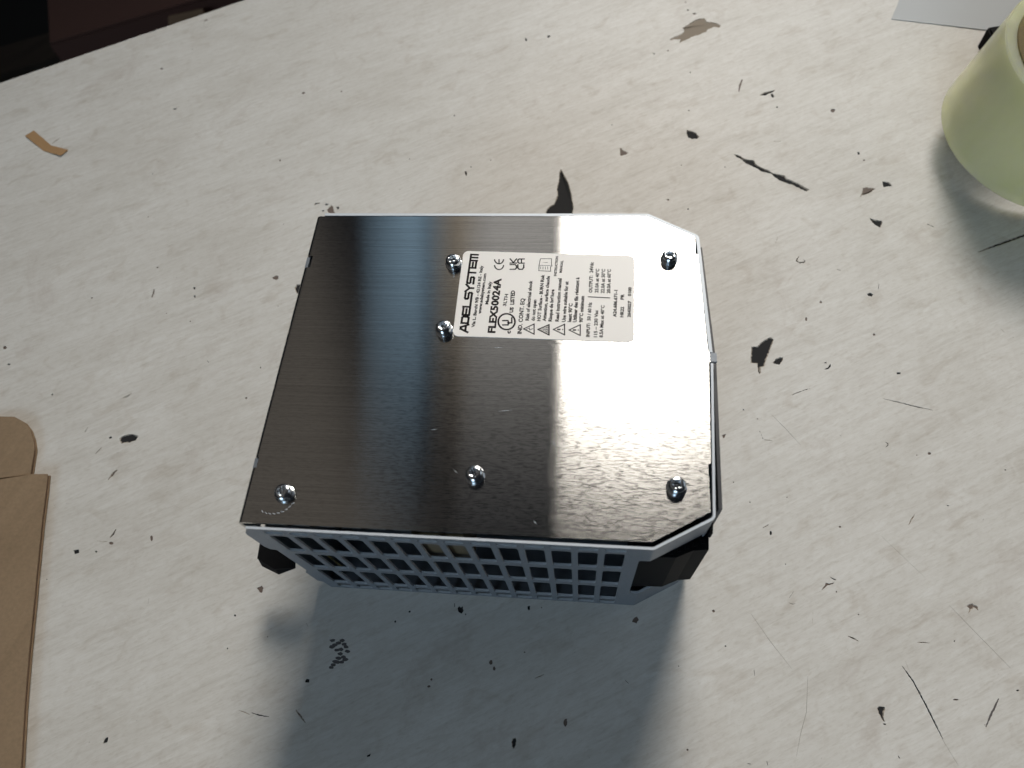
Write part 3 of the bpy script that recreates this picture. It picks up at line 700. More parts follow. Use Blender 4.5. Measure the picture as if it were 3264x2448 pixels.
('f',[(-149.56,337.01),(-144.15,337.88),(-144.24,338.12),(-149.65,337.26)]),
('f',[(-149.34,343.71),(-147.49,338.67),(-147.33,338.69),(-149.17,343.73)]),
('d',[(32.23,214.87),(32.53,213.28),(33.29,211.85),(33.79,212.02),(33.62,213.76),(32.70,215.14)]),
('d',[(35.39,218.42),(35.07,218.56),(34.90,218.28),(34.87,217.87),(35.18,217.51),(35.46,217.61),(35.63,218.06)]),
('d',[(22.24,256.64),(21.88,256.85),(21.65,256.48),(21.58,255.82),(22.02,255.59),(22.45,255.60),(22.48,256.13)]),
('b',[(-68.14,277.07),(-69.14,277.08),(-69.78,276.80),(-69.72,275.81),(-68.74,275.08),(-67.94,275.48),(-67.59,276.19)]),
('b',[(1.60,224.46),(1.34,224.53),(1.11,224.19),(1.11,223.81),(1.45,223.58),(1.80,223.63),(1.80,224.01)]),
('b',[(-70.25,224.38),(-70.74,224.49),(-70.99,224.08),(-70.83,223.25),(-70.34,222.79),(-69.91,222.88),(-70.03,223.66)]),
('b',[(-46.00,277.58),(-46.47,277.81),(-46.77,277.25),(-46.64,276.56),(-46.10,276.05),(-45.70,276.38),(-45.66,276.93)]),
('b',[(45.40,223.12),(45.11,223.14),(44.95,222.92),(44.84,222.50),(45.19,222.21),(45.47,222.23),(45.65,222.69)]),
]
TEXT = [
('Via L. Barchi 9/B - 42124 RE - Italy',(62.65, 69.19),(63.07, 93.87),1.04,0.20),
('www.adelsystem.com',(64.2, 74.44),(64.5, 90.57),1.05,0.20),
('Made in Italy',(66.27, 78.14),(66.6, 87.34),1.06,0.20),
('FLEX50024A',(69.45, 67.22),(69.74, 88.64),2.42,0.35),
('3LTH',(72.2, 77.59),(72.54, 82.33),1.11,0.00),
('c',(74.45, 67.09),(74.42, 68.22),1.57,0.50),
('US',(74.63, 75.09),(74.75, 77.2),1.22,0.40),
('LISTED',(74.77, 78.22),(74.66, 83.86),1.30,0.35),
('IND. CONT. EQ',(78.0, 67.07),(78.14, 80.75),1.38,0.10),
('Risk of electrical shock',(80.01, 72.17),(80.19, 87.91),1.15,0.10),
('do not open',(81.9, 72.07),(82.02, 80.27),1.15,0.10),
('HOT Surface - BURN Risk',(83.77, 72.04),(84.05, 90.37),1.15,0.10),
('Attention, surface chaude',(85.52, 72.01),(85.89, 89.82),1.14,0.10),
('Risque de brûlure',(87.39, 71.98),(87.64, 84.45),1.14,0.10),
('Read instruction manual',(89.64, 72.02),(89.85, 88.93),1.20,0.10),
('Use wire suitable for at',(91.78, 71.86),(92.13, 87.71),1.20,0.10),
('least 90°C',(93.63, 71.9),(93.79, 79.02),1.20,0.10),
('Utiliser des fils résistant à',(95.3, 71.86),(95.68, 89.39),1.19,0.10),
('90°C minimum',(97.27, 71.83),(97.49, 82.01),1.19,0.10),
('INSTRUCTION',(88.07, 89.82),(88.33, 97.96),0.87,0.10),
('MANUAL',(89.82, 91.22),(90.1, 96.25),0.88,0.10),
('INPUT:',(99.57, 66.44),(99.65, 71.67),1.11,0.20),
('50 / 60 Hz',(99.72, 72.59),(100.01, 79.57),1.13,0.00),
('115 – 230 Vac',(101.95, 66.42),(102.05, 76.57),1.11,0.00),
('8.5A Max at 40°C',(103.71, 66.36),(104.06, 78.48),1.11,0.00),
('OUTPUT:',(100.04, 83.35),(100.07, 90.21),1.15,0.10),
('24Vdc',(100.11, 91.35),(100.2, 95.66),1.18,0.00),
('25.0A at 40°C',(101.98, 83.38),(102.14, 92.98),1.15,0.00),
('22.0A at 50°C',(103.93, 83.23),(104.09, 92.93),1.15,0.00),
('20.0A at 60°C',(105.83, 83.19),(105.97, 92.84),1.15,0.00),
('A24.686.671-1',(107.86, 74.08),(108.21, 84.52),1.07,0.20),
('HR22',(110.08, 74.02),(110.28, 78.06),1.07,0.20),
('PR',(110.21, 80.77),(110.35, 82.97),1.08,0.20),
('2643027',(112.35, 74.06),(112.6, 80.38),1.06,0.20),
('0100',(112.55, 82.2),(112.71, 85.7),1.08,0.20),
]
TRI = [('shock', [(78.17, 69.01), (82.0, 71.29), (82.28, 66.72)]),
('hot', [(82.69, 68.9), (86.83, 71.15), (87.06, 66.52)]),
('ex', [(87.65, 69.01), (91.76, 71.43), (91.95, 66.7)]),
('ex', [(92.64, 68.92), (96.75, 71.36), (96.89, 66.58)])]
UL = [(72.88, 71.63), (72.62, 74.9), (73.14, 68.4), (69.96, 71.56), (75.8, 71.69)]
ULS = [[(71.77, 70.35), (73.37, 70.39), (73.69, 71.04), (73.25, 72.03), (71.63, 71.99)], [(73.31, 71.17), (74.59, 71.2), (74.44, 73.13)]]
LOGO = [(60.56, 67.19), (60.93, 98.72), (57.89, 67.3), (58.12, 98.85)]
CE = [(67.12, 92.24), (70.24, 92.28), (70.07, 94.34), (66.68, 97.26), (69.99, 97.3)]
UKCA = [(74.67, 92.33), (74.34, 97.03), (72.36, 92.3), (77.14, 92.36), (76.83, 96.97), (74.93, 92.34)]
BOOK = [[(82.11, 91.96), (82.08, 94.21), (82.32, 96.56), (82.46, 96.95), (86.1, 96.99), (86.21, 94.65), (86.4, 94.11), (85.95, 93.56), (86.1, 91.78), (82.27, 91.96)], [(82.3, 94.21), (85.86, 94.1)], [(82.7, 92.74), (82.64, 93.71)], [(83.49, 92.56), (83.43, 93.64)], [(84.28, 92.57), (84.22, 93.65)], [(85.06, 92.58), (85.01, 93.66)], [(83.34, 95.36), (83.4, 95.36)], [(83.81, 95.36), (84.85, 95.37)]]
BAR = [(98.68, 81.74), (105.85, 81.42)]

# ------------------------------------------------------------------ floor, pallet and box past the table
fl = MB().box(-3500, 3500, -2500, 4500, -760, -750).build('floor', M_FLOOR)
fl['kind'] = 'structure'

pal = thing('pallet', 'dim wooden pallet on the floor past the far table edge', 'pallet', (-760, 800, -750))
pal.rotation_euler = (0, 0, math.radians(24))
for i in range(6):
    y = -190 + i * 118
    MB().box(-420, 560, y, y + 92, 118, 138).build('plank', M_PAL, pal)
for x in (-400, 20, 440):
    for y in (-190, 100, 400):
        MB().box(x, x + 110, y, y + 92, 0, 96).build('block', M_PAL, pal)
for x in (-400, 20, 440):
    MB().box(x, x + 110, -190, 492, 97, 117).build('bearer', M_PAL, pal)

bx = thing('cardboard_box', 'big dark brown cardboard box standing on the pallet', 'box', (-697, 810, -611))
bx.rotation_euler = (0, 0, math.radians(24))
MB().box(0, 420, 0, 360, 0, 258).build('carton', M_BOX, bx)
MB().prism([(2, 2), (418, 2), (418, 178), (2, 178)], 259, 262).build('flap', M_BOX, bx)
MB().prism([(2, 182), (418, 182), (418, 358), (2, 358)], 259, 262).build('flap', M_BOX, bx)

post = MB().prism(rrect(-26, 26, -14, 14, 2, 2), 0, 395).build('wooden_post', wood_material('post_wood', (.10, .065, .04), (.15, .10, .06)))
post.location = (-.506, .868, -.75)
post.rotation_euler = (0, 0, .3)
tag(post, 'short tan wooden post standing in the dark beyond the table edge', 'post')

# ------------------------------------------------------------------ the work table
table = thing('work_table', 'pale grey wood grain laminate work table with black chips and scratches', 'table')
E_ = Vector((math.cos(-GRAIN), math.sin(-GRAIN)))
N_ = Vector((-E_.y, E_.x))
P0 = Vector((-266.4, 289.8))


def tp(a, b):
    q = P0 + E_ * a + N_ * b
    return (q.x, q.y)


rng = random.Random(7)
edge_far = [tp(a, rng.uniform(-.14, .10) if -420 < a < 900 else 0) for a in [1100 - 4 * k for k in range(400)]]
outline = [tp(-496, -900), tp(1100, -900)] + edge_far
DEPTH = {'d': .35, 'b': .22, 't': .25, 'g': .10, 'f': .07}


def area2(P):
    return abs(sum(P[i - 1][0] * P[i][1] - P[i][0] * P[i - 1][1] for i in range(len(P)))) / 2




def ragged(kind, P):
    """break the outline of the bigger chips into small irregular teeth"""
    xs = [p[0] for p in P]
    ys = [p[1] for p in P]
    ext = max(max(xs) - min(xs), max(ys) - min(ys))
    if ext < 2.2 or kind == 'f':
        return P
    amp = {'d': .13, 'b': .22, 't': .34, 'g': .2}[kind]
    thin = area2(P) / ext < .9
    amp *= .45 if thin else 1
    out = []
    for i in range(len(P)):
        a, b = Vector(P[i - 1]), Vector(P[i])
        d = b - a
        n = max(1, int(d.length / .55))
        nn = Vector((-d.y, d.x)).normalized()
        for k in range(n):
            q = a + d * (k / n)
            if k:
                q = q + nn * rng.uniform(-amp, amp)
            out.append((q.x, q.y))
    return out


MARKS = [(k, ragged(k, P)) for k, P in MARKS]
V2, T2 = sheet_tris(outline, [m[1] for m in MARKS])
v, f = solidify(V2, T2, lambda x, y: (x, y, 0), lambda x, y: (x, y, -.6))
obj('laminate', v, f, M_LAM, table)
core = [tp(-495, -899), tp(1099, -899), tp(1099, -.8), tp(-495, -.8)]
MB().prism(core, -25, -.62).build('table_core', M_EDGE, table)
specks = {}
for kind, P in MARKS:
    xs = [p[0] for p in P]
    ys = [p[1] for p in P]
    ext = max(max(xs) - min(xs), max(ys) - min(ys))
    d = DEPTH[kind] - rng.uniform(0, .03)
    if ext < 2.0:
        specks.setdefault(kind, MB()).prism(P, -.6, -d, False, True)
        continue
    thin = area2(P) / ext < .9 and ext > 5
    c = (sum(xs) / len(xs), sum(ys) / len(ys))
    Q = [(x - c[0], y - c[1]) for x, y in P]
    if ext > 3 and not thin:
        # broken rim: pale sloping wall round a sunken floor
        k = []
        for i in range(len(Q)):
            p0, p1, p2 = Vector(Q[i - 1]), Vector(Q[i]), Vector(Q[(i + 1) % len(Q)])
            t_ = (p2 - p0).normalized()
            k.append(tuple(p1 + Vector((-t_.y, t_.x)) * min(.42, ext * .06) * rng.uniform(.4, 1.5)))
        n_q = len(Q)
        b = MB().add([(x, y, -.01) for x, y in Q] + [(x, y, -d) for x, y in k],
                     [tuple(range(n_q, 2 * n_q))] + [(i, (i + 1) % n_q, n_q + (i + 1) % n_q, n_q + i) for i in range(n_q)])
    else:
        b = MB().prism(Q, -.6, -d, False, True)
    o = b.build('scratch' if thin else ('stain' if kind in 'bg' else 'chip'), M_MARK[kind], table)
    o.location = (c[0] * MM, c[1] * MM, 0)
    if ext > 3 and not thin:
        o.data.materials.append(M_RIM)
        for p in o.data.polygons[1:]:
            p.material_index = 1
for kind, b in specks.items():
    o = b.build('specks', M_MARK[kind], table)
    o['kind'] = 'stuff'

# ------------------------------------------------------------------ the power supply
H = 79.4
psu = thing('power_supply', 'silver boxy power supply lying on its side with a white rating label and vent grille', 'power supply', (0, 0, .45))

# folded front casing: grille face, chamfer, lower half of the terminal side
path = Path(round_path([(3, 0), (118.5, 0), (135.2, 9.5), (137.2, 58.2)], 2.2, 5))
Lp = path.s[-1]
holes = []
for i in range(14):
    s0 = 4.3 + 7.56 * i
    for (z0, z1) in ((2.0, 7.6), (10.0, 30.0), (33.6, 52.0), (55.6, 73.0), (75.0, 77.4)):
        holes.append(rrect(s0, s0 + 5.7, z0, z1, min(1.1, (z1 - z0) * .3), 2))
holes.append(rrect(112.4, 133.4, 21.5, 66.8, 1.2, 3))
out2 = [(0, 0), (Lp, 0), (Lp, H), (0, H)]
lines = [((s, -1), (s, H + 1)) for s in path.s[1:-1]]
V2, T2 = sheet_tris(out2, holes, lines)


def cut_edges(o, n0):
    """the sawn edges of the sheet are bare metal"""
    o.data.materials.append(M_CUT)
    for p in o.data.polygons[n0:]:
        p.material_index = 1
    return o


def on_path(p, off):
    def fn(s, z):
        q = p.at(s, off)
        return (q.x, q.y, z)
    return fn


v, f = solidify(V2, T2, on_path(path, 0), on_path(path, .75))
cut_edges(obj('grille_casing', v, f, M_CASE, psu), 2 * len(T2))

# rear casing: upper half of the terminal side, far chamfer, far wall
path = Path(round_path([(137.2, 62.0), (135.2, 107.3), (118.5, 116.8), (3, 116.8)], 2.2, 5))
V2, T2 = sheet_tris([(0, 0), (path.s[-1], 0), (path.s[-1], H), (0, H)], [], [((s, -1), (s, H + 1)) for s in path.s[1:-1]])
v, f = solidify(V2, T2, on_path(path, 0), on_path(path, 1.1))
cut_edges(obj('rear_casing', v, f, M_CASE, psu), 2 * len(T2))

# dark front panel over the terminal side
path = Path([(137.9, 13.5), (138.9, 60.0), (136.7, 105.5)])
V2, T2 = sheet_tris([(0, 4), (path.s[-1], 4), (path.s[-1], 75.5), (0, 75.5)], [], [((path.s[1], 3), (path.s[1], 76))])
v, f = solidify(V2, T2, on_path(path, 0), on_path(path, 1.0))
obj('front_panel', v, f, M_PANEL, psu)

# rail bracket sheet left of the grille, notched round the rail clip
br = [(4.6, 1), (4.6, 75.0), (1.0, 72.5), (-2.2, 68.4), (-2.6, 66), (-2.8, 52.5), (-2.0, 49.3), (0.2, 48.6), (1.9, 50.2), (2.6, 49.2),
      (2.6, 20.5), (1.6, 18.6), (-.6, 18.0), (-1.8, 16.2), (-2.0, 2.2), (0, .4)]
b = MB()
V2, T2 = sheet_tris(br, [])
v, f = solidify(V2, T2, lambda x, z: (x, 1.6, z), lambda x, z: (x, 2.6, z))
obj('rail_bracket', v, f, M_CASE, psu)
MB().box(2.2, 3.2, 2.8, 115, .2, 66).build('back_wall', M_CASE, psu)
MB().prism([(3.3, 2.5), (117, 2.5), (133, 12), (133, 105), (117, 114), (3.3, 114)], .2, 1.2).build('base_plate', M_BASE, psu)

# black rail clip poking out of the notch
clip = MB()
top = [(2.2, 9.5), (2.2, 6.5), (-5.6, 6.3), (-4.0, 1.4), (-10.6, .6), (-18.0, 4.0), (-18.4, 9.5)]
low = [(2.2, 9.5), (2.2, 6.5), (-5.6, 6.3), (-4.6, 2.2), (-10.4, -.4), (-17.4, 2.2), (-17.8, 9.5)]
n = len(top)
clip.add([(x, y, 23.5) for x, y in top] + [(x, y, 22.6) for x, y in top] + [(x, y, 19.3) for x, y in low],
         [tuple(range(n - 1, -1, -1))[::-1]] + [(i, n + i, n + (i + 1) % n, (i + 1) % n) for i in range(n)]
         + [(n + i, 2 * n + i, 2 * n + (i + 1) % n, n + (i + 1) % n) for i in range(n)] + [tuple(range(3 * n - 1, 2 * n - 1, -1))])
clip.build('rail_clip', M_BLACK, psu)

# inside: board under the cover, transformer, capacitors, heat sink, a wire
MB().prism([(5, 3.5), (116, 3.5), (131, 16), (131, 104), (116, 112), (5, 112)], 76.2, 77.6).build('circuit_board', M_PCB, psu)
tr = MB().box(50.6, 65.8, 2.0, 34, 51.5, 76).build('transformer', M_TRAFO, psu)
MB().box(4.5, 51, 30, 34, 6, 76).build('heat_sink', M_IN, psu)
MB().box(70, 113, 26, 30, 6, 76).build('heat_sink', M_IN, psu)
for x, y, r, h in ((76, 17, 5.5, 30), (89, 16, 5.5, 30), (103, 14, 4.5, 22), (30, 20, 7, 34), (45, 24, 5, 28)):
    MB().lathe([(0, 0), (r, 0), (r, h), (0, h)], 20, (x, y, 76 - h)).build('capacitor', M_IN, psu, True)
MB().lathe([(.4, 0), (.4, 18)], 8, (13.8, 3.0, 22.5)).build('wire', M_WIRE, psu, True)

# terminal block in the opening of the chamfer
tb = MB()
tb.prism([(114.2, 14), (114.2, 1.9), (126.3, 2.3), (131.4, 4.7), (131.4, 14)], 23.6, 63.5)
tb.prism([(131.4, 14), (131.4, 4.68), (135.7, 5.2), (136.0, 10.5), (133.6, 14)], 24.2, 63.2)
tb.prism([(123.4, 12), (126.0, 4.6), (135.4, 9.9), (135.4, 12.5)], 63.5, 66.2)
tb.prism([(135.5, 12.5), (135.4, 8.9), (136.2, 8.6), (136.5, 12.2)], 63.5, 68.4)
tbo = tb.build('terminal_block', M_BLACK, psu)
for k in range(5):
    t = k / 4
    x, y = 124.3 + 9.2 * t, 3.0 + 3.6 * t
    MB().prism([(x, y), (x + 1.1, y + .25), (x + 1.1, y + 1.5), (x, y + 1.2)], 63.5, 64.2).build('lever', M_BLACK, tbo)

# cover: brushed sheet over the top, bent down on the left
cp = Path(round_path([(136.3, 79.4), (0, 79.4), (0, 66.2)], 1.8, 6))
Lc = cp.s[-1]
c_out = [(2.3, 11.4), (18.3, 2.1), (Lc, 1.75), (Lc, 115.3), (18.4, 115.6), (2.5, 106.9), (2.6, 99.5), (1.9, 99.4), (.5, 63.2), (.3, 62.1),
         (-.0, 62.0), (0, 58.6), (.4, 58.4), (1.5, 25.5), (2.3, 25.4)]
sb = Lc - 13.2 - .6
holes = [[(sb - 1.2, 92.5), (sb + 8, 92.5), (sb + 8, 97.5), (sb - 1.2, 97.5)], [(sb - .4, 18.5), (sb + 6, 18.5), (sb + 6, 22), (sb - .4, 22)]]
V2, T2 = sheet_tris(c_out, holes, [((s, 0), (s, 117)) for s in cp.s[1:-1]])


def on_cover(off):
    def fn(s, y):
        q = cp.at(s, off)
        return (q.x, y, q.y)
    return fn


v, f = solidify(V2, T2, on_cover(0), on_cover(1.0))
# the path runs right to left, so the skin is turned inside out: flip it
f = [t[::-1] for t in f]
cover = obj('cover', v, f, M_COV, psu)
uvl = cover.data.uv_layers.new(name='brush')
for lp in cover.data.loops:
    co = cover.data.vertices[lp.vertex_index].co
    uvl.data[lp.index].uv = (co.x * 10 - co.z * 10, co.y * 10)
MB().box(136.35, 138.4, 58.7, 61.8, 78.4, 79.38).build('cover_tab', M_CASE, psu)
MB().box(.3, 1.4, 92.8, 97.2, 70, 78.9).build('casing_tab', M_CASE, psu)
MB().box(.3, 1.4, 18.7, 21.8, 70, 78.9).build('casing_tab', M_CASE, psu)

# nibbled arc of nicks and a few short scratches on the cover
nk = MB()
for k in range(9):
    a = math.radians(246 + k * 10.5)
    x, y = 9.6 + 6.7 * math.cos(a), 11.4 + 6.7 * math.sin(a)
    d = Vector((math.cos(a + 1.2), math.sin(a + 1.2)))
    n_ = Vector((-d.y, d.x))
    q = Vector((x, y))
    P = [q - d * .45 - n_ * .07, q + d * .45 - n_ * .10, q + d * .45 + n_ * .10, q - d * .45 + n_ * .07]
    nk.prism([tuple(p) for p in P], H + .005, H + .05)
for x, y, a, l in ((75, 40, 8, 4), (71, 62, 4, 3), (62, 20, -40, 1.8), (86, 6, -45, 1.6), (54, 33, 10, 2), (90, 30, -50, 1.6)):
    d = Vector((math.cos(math.radians(a)), math.sin(math.radians(a)))) * l / 2
    n_ = Vector((-d.y, d.x)).normalized() * .05
    q = Vector((x, y))
    nk.prism([tuple(q - d), tuple(q + n_ - d * .2), tuple(q + d), tuple(q - n_)], H + .005, H + .03)
o = nk.build('nicks', M_CUT, psu)
o['kind'] = 'stuff'

# screws with their washers
prof = [(0, .85), (.5, .75), (1.12, .9), (1.22, 1.95), (1.36, 2.1), (1.8, 2.06), (2.2, 1.85), (2.45, 1.5), (2.52, 1.0), (2.5, .1), (2.3, 0)]
LOBE = {0, 1, 2, 3}


def head_rad(r, i, a):
    return r * (1 + .16 * math.cos(6 * a)) if i in (2, 3) else r


head_me = None
ring_me = None
spring_me = None
SCREWS = [(53.0, 94.6, .4), (52.9, 67.9, 1.0), (125.0, 97.1, .1), (124.9, 17.9, .7), (67.9, 18.8, .25), (12.5, 10.7, .55)]
for x, y, a in SCREWS:
    if head_me is None:
        b = MB().lathe(prof, 48, (0, 0, 0), head_rad)
        head_me = new_mesh('screw', b.v, b.f, M_ZINC, True)
        b = MB().lathe([(1.6, 0), (2.75, 0), (2.85, .08), (2.85, .28), (2.75, .36), (1.6, .36)], 40)
        ring_me = new_mesh('flat_washer', b.v, b.f, M_ZINC, True)
        b = MB().lathe([(1.5, 0), (2.5, .0), (2.62, .08), (2.62, .34), (2.5, .42), (1.5, .42)], 40)
        # split in the spring washer
        b.f = [q for q in b.f if not (q[0] // 6 == 3)]
        spring_me = new_mesh('spring_washer', b.v, b.f, M_ZINC, True)
    s = link('screw', head_me, psu, (x, y, H + .87))
    s.rotation_euler = (0, 0, a)
    w_ = link('flat_washer', ring_me, s, (0, 0, -.85))
    w_ = link('spring_washer', spring_me, s, (0, 0, -.42))
    w_.rotation_euler = (0, 0, a * 3)

# ------------------------------------------------------------------ rating label
LQ = [(55.72, 100.05), (55.82, 65.84), (113.43, 64.99), (113.73, 98.53)]
lab_o = round_path(LQ, 2.2, 5, True)
lab = MB().prism(lab_o, H + .02, H + .16).build('label', M_LABEL, psu)
ZT = H + .19


class Ink:
    def __init__(self):
        self.b = MB()

    def stroke(self, pts, hw, closed=False, cap=True):
        P = [Vector(p) for p in pts]
        if closed:
            P.append(P[0])
        for a, c in zip(P, P[1:]):
            d = (c - a)
            if d.length < 1e-6:
                d = Vector((1, 0))
            d.normalize()
            n_ = Vector((-d.y, d.x)) * hw
            e = d * (hw if cap else 0)
            q = [a - e - n_, c + e - n_, c + e + n_, a - e + n_]
            self.b.add([(p.x, p.y, ZT) for p in q], [(0, 1, 2, 3)])
        return self

    def fill(self, P):
        self.b.add([(p[0], p[1], ZT) for p in P], [tuple(range(len(P)))])
        return self

    def build(self, name):
        return self.b.build(name, M_INK, lab)


dg = bpy.context.evaluated_depsgraph_get
tv, tf = [], []
for s, A, B_, cap, bold in TEXT:
    cu = bpy.data.curves.new('t', 'FONT')
    cu.body = s
    cu.offset = .034 + bold * .035
    cu.resolution_u = 2
    to = bpy.data.objects.new('t', cu)
    COL.objects.link(to)
    bpy.context.view_layer.update()
    me = to.to_mesh()
    pts = [(p.co.x, p.co.y) for p in me.vertices]
    x0, x1 = min(p[0] for p in pts), max(p[0] for p in pts)
    ref = .73 if s != 'c' else .80
    d = Vector(B_) - Vector(A)
    L_ = d.length
    d.normalize()
    n_ = Vector((-d.y, d.x))
    base = len(tv)
    for x, y in pts:
        q = Vector(A) + d * ((x - x0) / (x1 - x0) * L_) + n_ * (y / ref * cap)
        tv.append((q.x, q.y, ZT))
    tf += [tuple(base + i for i in p.vertices) for p in me.polygons]
    to.to_mesh_clear()
    bpy.data.objects.remove(to)
    bpy.data.curves.remove(cu)
obj('lettering', tv, tf, M_INK, lab)

# company wordmark in wide square strokes
GLY = {'A': [[(.02, .02), (.40, .9), (.62, .9), (.98, .02)], [(.3, .3), (.72, .3)]],
       'D': [[(.1, .1), (.1, .9), (.78, .9), (.92, .76), (.92, .24), (.78, .1), (.1, .1)]],
       'E': [[(.92, .9), (.1, .9), (.1, .1), (.92, .1)], [(.1, .5), (.86, .5)]],
       'L': [[(.1, .96), (.1, .1), (.92, .1)]],
       'S': [[(.94, .9), (.22, .9), (.1, .8), (.1, .6), (.2, .5), (.82, .5), (.92, .4), (.92, .2), (.82, .1), (.06, .1)]],
       'Y': [[(.04, .96), (.5, .48), (.96, .96)], [(.5, .48), (.5, .03)]],
       'T': [[(-.02, .9), (1.02, .9)], [(.5, .9), (.5, .03)]],
       'M': [[(.08, .03), (.08, .9), (.92, .9), (.92, .03)], [(.5, .9), (.5, .03)]]}
a0, a1, c0, c1 = [Vector(p) for p in LOGO]
ink = Ink()
dl = (a1 - a0)
ul = (c0 - a0)
word = 'ADELSYSTEM'
cw = 1 / len(word)
for i, ch in enumerate(word):
    for st in GLY[ch]:
        P = [a0 + dl * ((i + .03 + x * .94) * cw) + ul * y for x, y in st]
        ink.stroke(P, .135 * ul.length)
ink.build('wordmark')


def arc(c, ax, ay, t0, t1, n=14):
    return [c + ax * math.cos(math.radians(t0 + (t1 - t0) * k / n)) + ay * math.sin(math.radians(t0 + (t1 - t0) * k / n)) for k in range(n + 1)]


# CE mark
p = [Vector(q) for q in CE]
ink = Ink()
al = (p[2] - p[1])
hh = (p[0] - p[1])
for off in (0, 1.18):
    c = p[1] + al * (1.0 + off * 1.0) + hh * .5
    ink.stroke(arc(c, al * 1.0, hh * .5, 95, 265), .22, cap=False)
    if off:
        ink.stroke([c - al * .95, c - al * .15], .2)
ink.build('conformity_mark')

# UK CA mark
p = [Vector(q) for q in UKCA]
ink = Ink()
x, y = (p[1] - p[0]), (p[2] - p[0])
o_ = p[0]


def at2(o_, x, y, pts):
    return [o_ + x * a + y * b for a, b in pts]


ink.stroke(at2(o_, x, y, [(.03, .95), (.03, .25), (.14, .05), (.34, .05), (.44, .25), (.44, .95)]), .22)
ink.stroke(at2(o_, x, y, [(.58, .03), (.58, .97)]), .22).stroke(at2(o_, x, y, [(.95, .97), (.62, .5), (.95, .03)]), .22)
o_ = p[3]
x, y = (p[4] - p[3]), (p[5] - p[3])
ink.stroke(at2(o_, x, y, [(.44, .95), (.18, .95), (.03, .75), (.03, .25), (.18, .05), (.44, .05)]), .22)
ink.stroke(at2(o_, x, y, [(.58, .0), (.58, .75), (.68, .95), (.86, .95), (.96, .75), (.96, .0)]), .22).stroke(at2(o_, x, y, [(.58, .4), (.96, .4)]), .2)
ink.build('approval_mark')

# listing mark in a ring
p = [Vector(q) for q in UL]
ink = Ink()
ink.stroke(arc(p[0], (p[1] - p[2]) / 2 * .93, (p[4] - p[3]) / 2 * .93, 0, 360, 40), .30, cap=False)
for st in ULS:
    ink.stroke(st, .24)
ink.build('listing_mark')

for kind, T3 in TRI:
    ap, b0, b1 = [Vector(q) for q in T3]
    ctr = (ap + b0 + b1) / 3
    ink = Ink()
    k = .84
    P = [ctr + (q - ctr) * k for q in (ap, b0, b1)]
    ink.stroke(P, .18, closed=True)
    up = (ap - (b0 + b1) / 2)
    sd = (b1 - b0)
    m0 = (b0 + b1) / 2
    if kind == 'ex':
        ink.stroke([m0 + up * .62, m0 + up * .36], .27, cap=False)
        ink.stroke([m0 + up * .24, m0 + up * .16], .2, cap=False)
    elif kind == 'shock':
        ink.stroke([m0 + up * .66 + sd * .03, m0 + up * .42 - sd * .09], .1)
        ink.stroke([m0 + up * .42 - sd * .09, m0 + up * .42 + sd * .09], .1)
        ink.stroke([m0 + up * .42 + sd * .09, m0 + up * .16 - sd * .03], .1)
    else:
        for j in range(9):
            hgt = .10 + j * .085
            wd = .42 * (1 - hgt)
            ink.stroke([m0 + up * hgt - sd * wd, m0 + up * hgt + sd * wd], .07)
        for j in (-.2, 0, .2):
            ink.stroke([m0 + up * .1 + sd * j, m0 + up * (.5 - abs(j)) + sd * j * .8], .06)
    ink.build('warning_symbol')

ink = Ink()
ink.stroke(BOOK[0], .11, closed=True)
for st in BOOK[1:]:
    ink.stroke(st, .08)
ink.build('manual_symbol')
Ink().stroke(BAR, .17, cap=False).build('divider_bar')

# ------------------------------------------------------------------ roll of packing tape, tipped up at the near left
roll = thing('tape_roll', 'pale yellow green roll of packing tape tipped up beside a frosted sheet', 'tape roll', (308.5, 228.4, 7.4))
nz = Vector((.14, -.09, 1)).normalized()
ax = Vector((0, 1, 0)).cross(nz).normalized()
ay = nz.cross(ax)
roll.rotation_euler = Matrix((ax, ay, nz)).transposed().to_euler()
RO, RI, HT = 45.2, 40.2, 45.3
MB().lathe([(RI, .4), (RO - .6, 0), (RO, .6), (RO, HT - .6), (RO - .6, HT), (RI, HT - .3), (RI, .4)], 128).build('tape', M_TAPE, roll, True)
MB().lathe([(RI - .05, -.3), (RI - .05, HT + .4), (RI - 2.6, HT + .4), (RI - 2.6, -.3), (RI - .05, -.3)], 96).build('core', M_CORE, roll, True)

# black block that the roll leans on, frosted sheet behind it
b = MB()
b.prism(rrect(-9, 13, -22, 17, 2.5, 3), 0, 10).prism(rrect(-8, 12, -21, 16, 2.5, 3), 10, 11)
bk = b.build('plastic_block', M_BLACK)
bk.location = (.3130, .2885, 0)
bk.rotation_euler = (0, 0, .12)
tag(bk, 'small black block wedged between the tape roll and the frosted sheet', 'block')

sh = MB()
P = [(262.0, 327.1), (330.0, 310.5), (375, 330), (372, 420), (296, 420), (267.4, 339.5)]
V2, T2 = sheet_tris(P, [])


def shz(x, y):
    return .03 + max(0, x - 262) * .003


v, f = solidify(V2, T2, lambda x, y: (x, y, shz(x, y) + .25), lambda x, y: (x, y, shz(x, y)))
so = obj('plastic_sheet', v, f, M_SHEET)
tag(so, 'frosted grey sheet reaching under the far side of the tape roll', 'sheet')

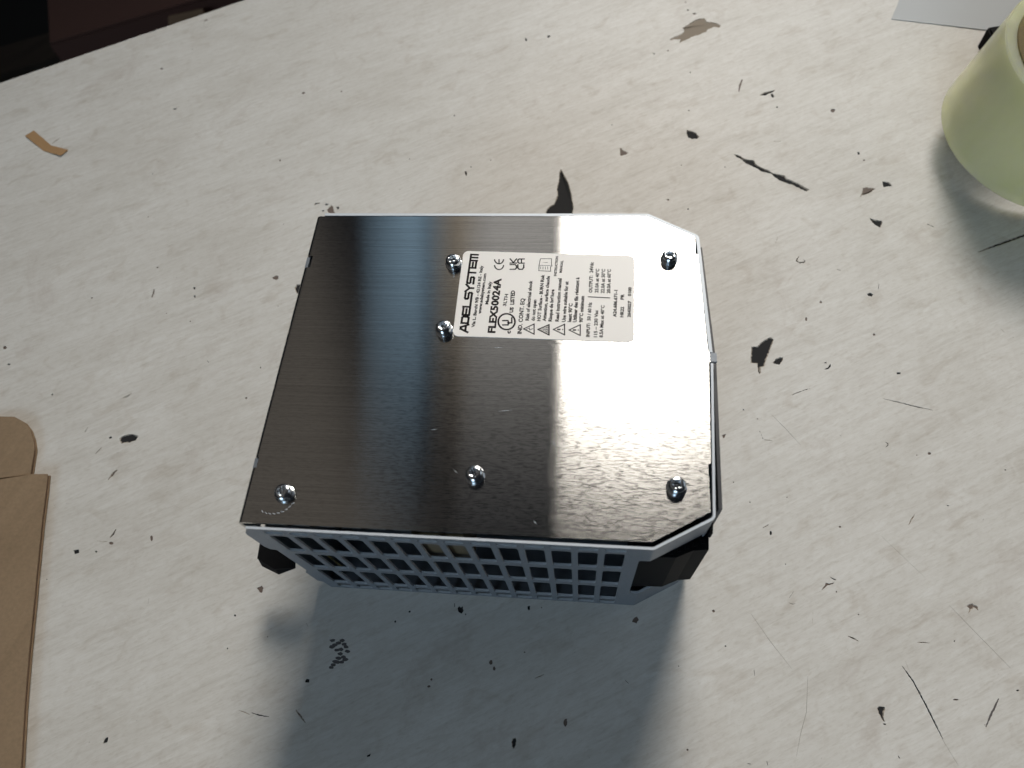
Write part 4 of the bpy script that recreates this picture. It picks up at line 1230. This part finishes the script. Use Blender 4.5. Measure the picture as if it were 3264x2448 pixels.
# ------------------------------------------------------------------ flattened cardboard at the left
card = thing('cardboard_blank', 'brown corrugated cardboard piece with a round cornered tab lying at the table side', 'cardboard', (-151, 0, 0))
main = [(-420, -160), (-82, -160), (-89.5, -86), (-94.9, -69.1), (-102.2, -48.3), (-107.8, -31), (-113.4, -12.7), (-116.2, -4), (-118.8, 4.6),
        (-122.8, 17.5), (-126.9, 32.1), (-129.1, 39.4), (-135.5, 39.1), (-149.7, 36.0), (-420, -10)]
tab = [(-420, -6), (-149.9, 36.8), (-137.2, 38.9), (-140.3, 50.8), (-142.9, 55.4), (-146.3, 59.8), (-150.7, 63.4), (-156.3, 65.7), (-163.2, 65.6), (-420, 24)]


def layers(P, name, z, lift):
    t = lift

    def up(dz):
        return lambda x, y: (x + 150, y, z + dz + t(x, y))
    V2, T2 = sheet_tris(P, [], [((-419, yy), (-80, yy + 54)) for yy in range(-200, 60, 14)])
    v, f = solidify(V2, T2, up(2.3), up(1.9))
    o = obj(name, v, f, M_CARD, card)
    # wavy medium, set back a little from the cut edge
    cx, cy = -260, -40
    Q = [((x - cx) * .9965 + cx, (y - cy) * .9965 + cy) for x, y in P]
    V3, T3 = sheet_tris(Q, [])
    v, f = solidify(V3, T3, up(1.88), up(.42))
    obj('corrugated_medium', v, f, M_FLUTE, o)
    v, f = solidify(V2, T2, up(.4), up(0))
    obj('liner', v, f, M_CARD, o)
    return o


layers(main, 'panel', .6, lambda x, y: .15 * math.sin(x * .03 + y * .045) + .15)
layers(tab, 'tab', .2, lambda x, y: .12 * math.sin(x * .05) + .12)

# ------------------------------------------------------------------ creased strip of brown paper tape
st = MB()
A_ = [(-229.6, 243.9), (-226.0, 248.2), (-210.35, 236.4), (-213.2, 232.1)]
B2 = [(-213.2, 232.1), (-210.35, 236.4), (-197.9, 232.4), (-200.7, 227.8)]
zz = {0: .9, 1: .9, 2: .15, 3: .15}
v = []
for q, zs in ((A_[0], .5), (A_[1], .4), (A_[2], .12), (A_[3], .12), (B2[2], .5), (B2[3], .6)):
    v.append((q[0], q[1], zs))
v += [(a, b_, c - .09) for a, b_, c in v]
f = [(0, 3, 2, 1), (3, 5, 4, 2), (6, 7, 8, 9), (9, 8, 10, 11), (0, 1, 7, 6), (1, 2, 8, 7), (2, 4, 10, 8), (4, 5, 11, 10), (5, 3, 9, 11), (3, 0, 6, 9)]
so = obj('paper_strip', v, f, M_STRIP)
tag(so, 'short brown paper strip creased in the middle on the bare table', 'paper strip')
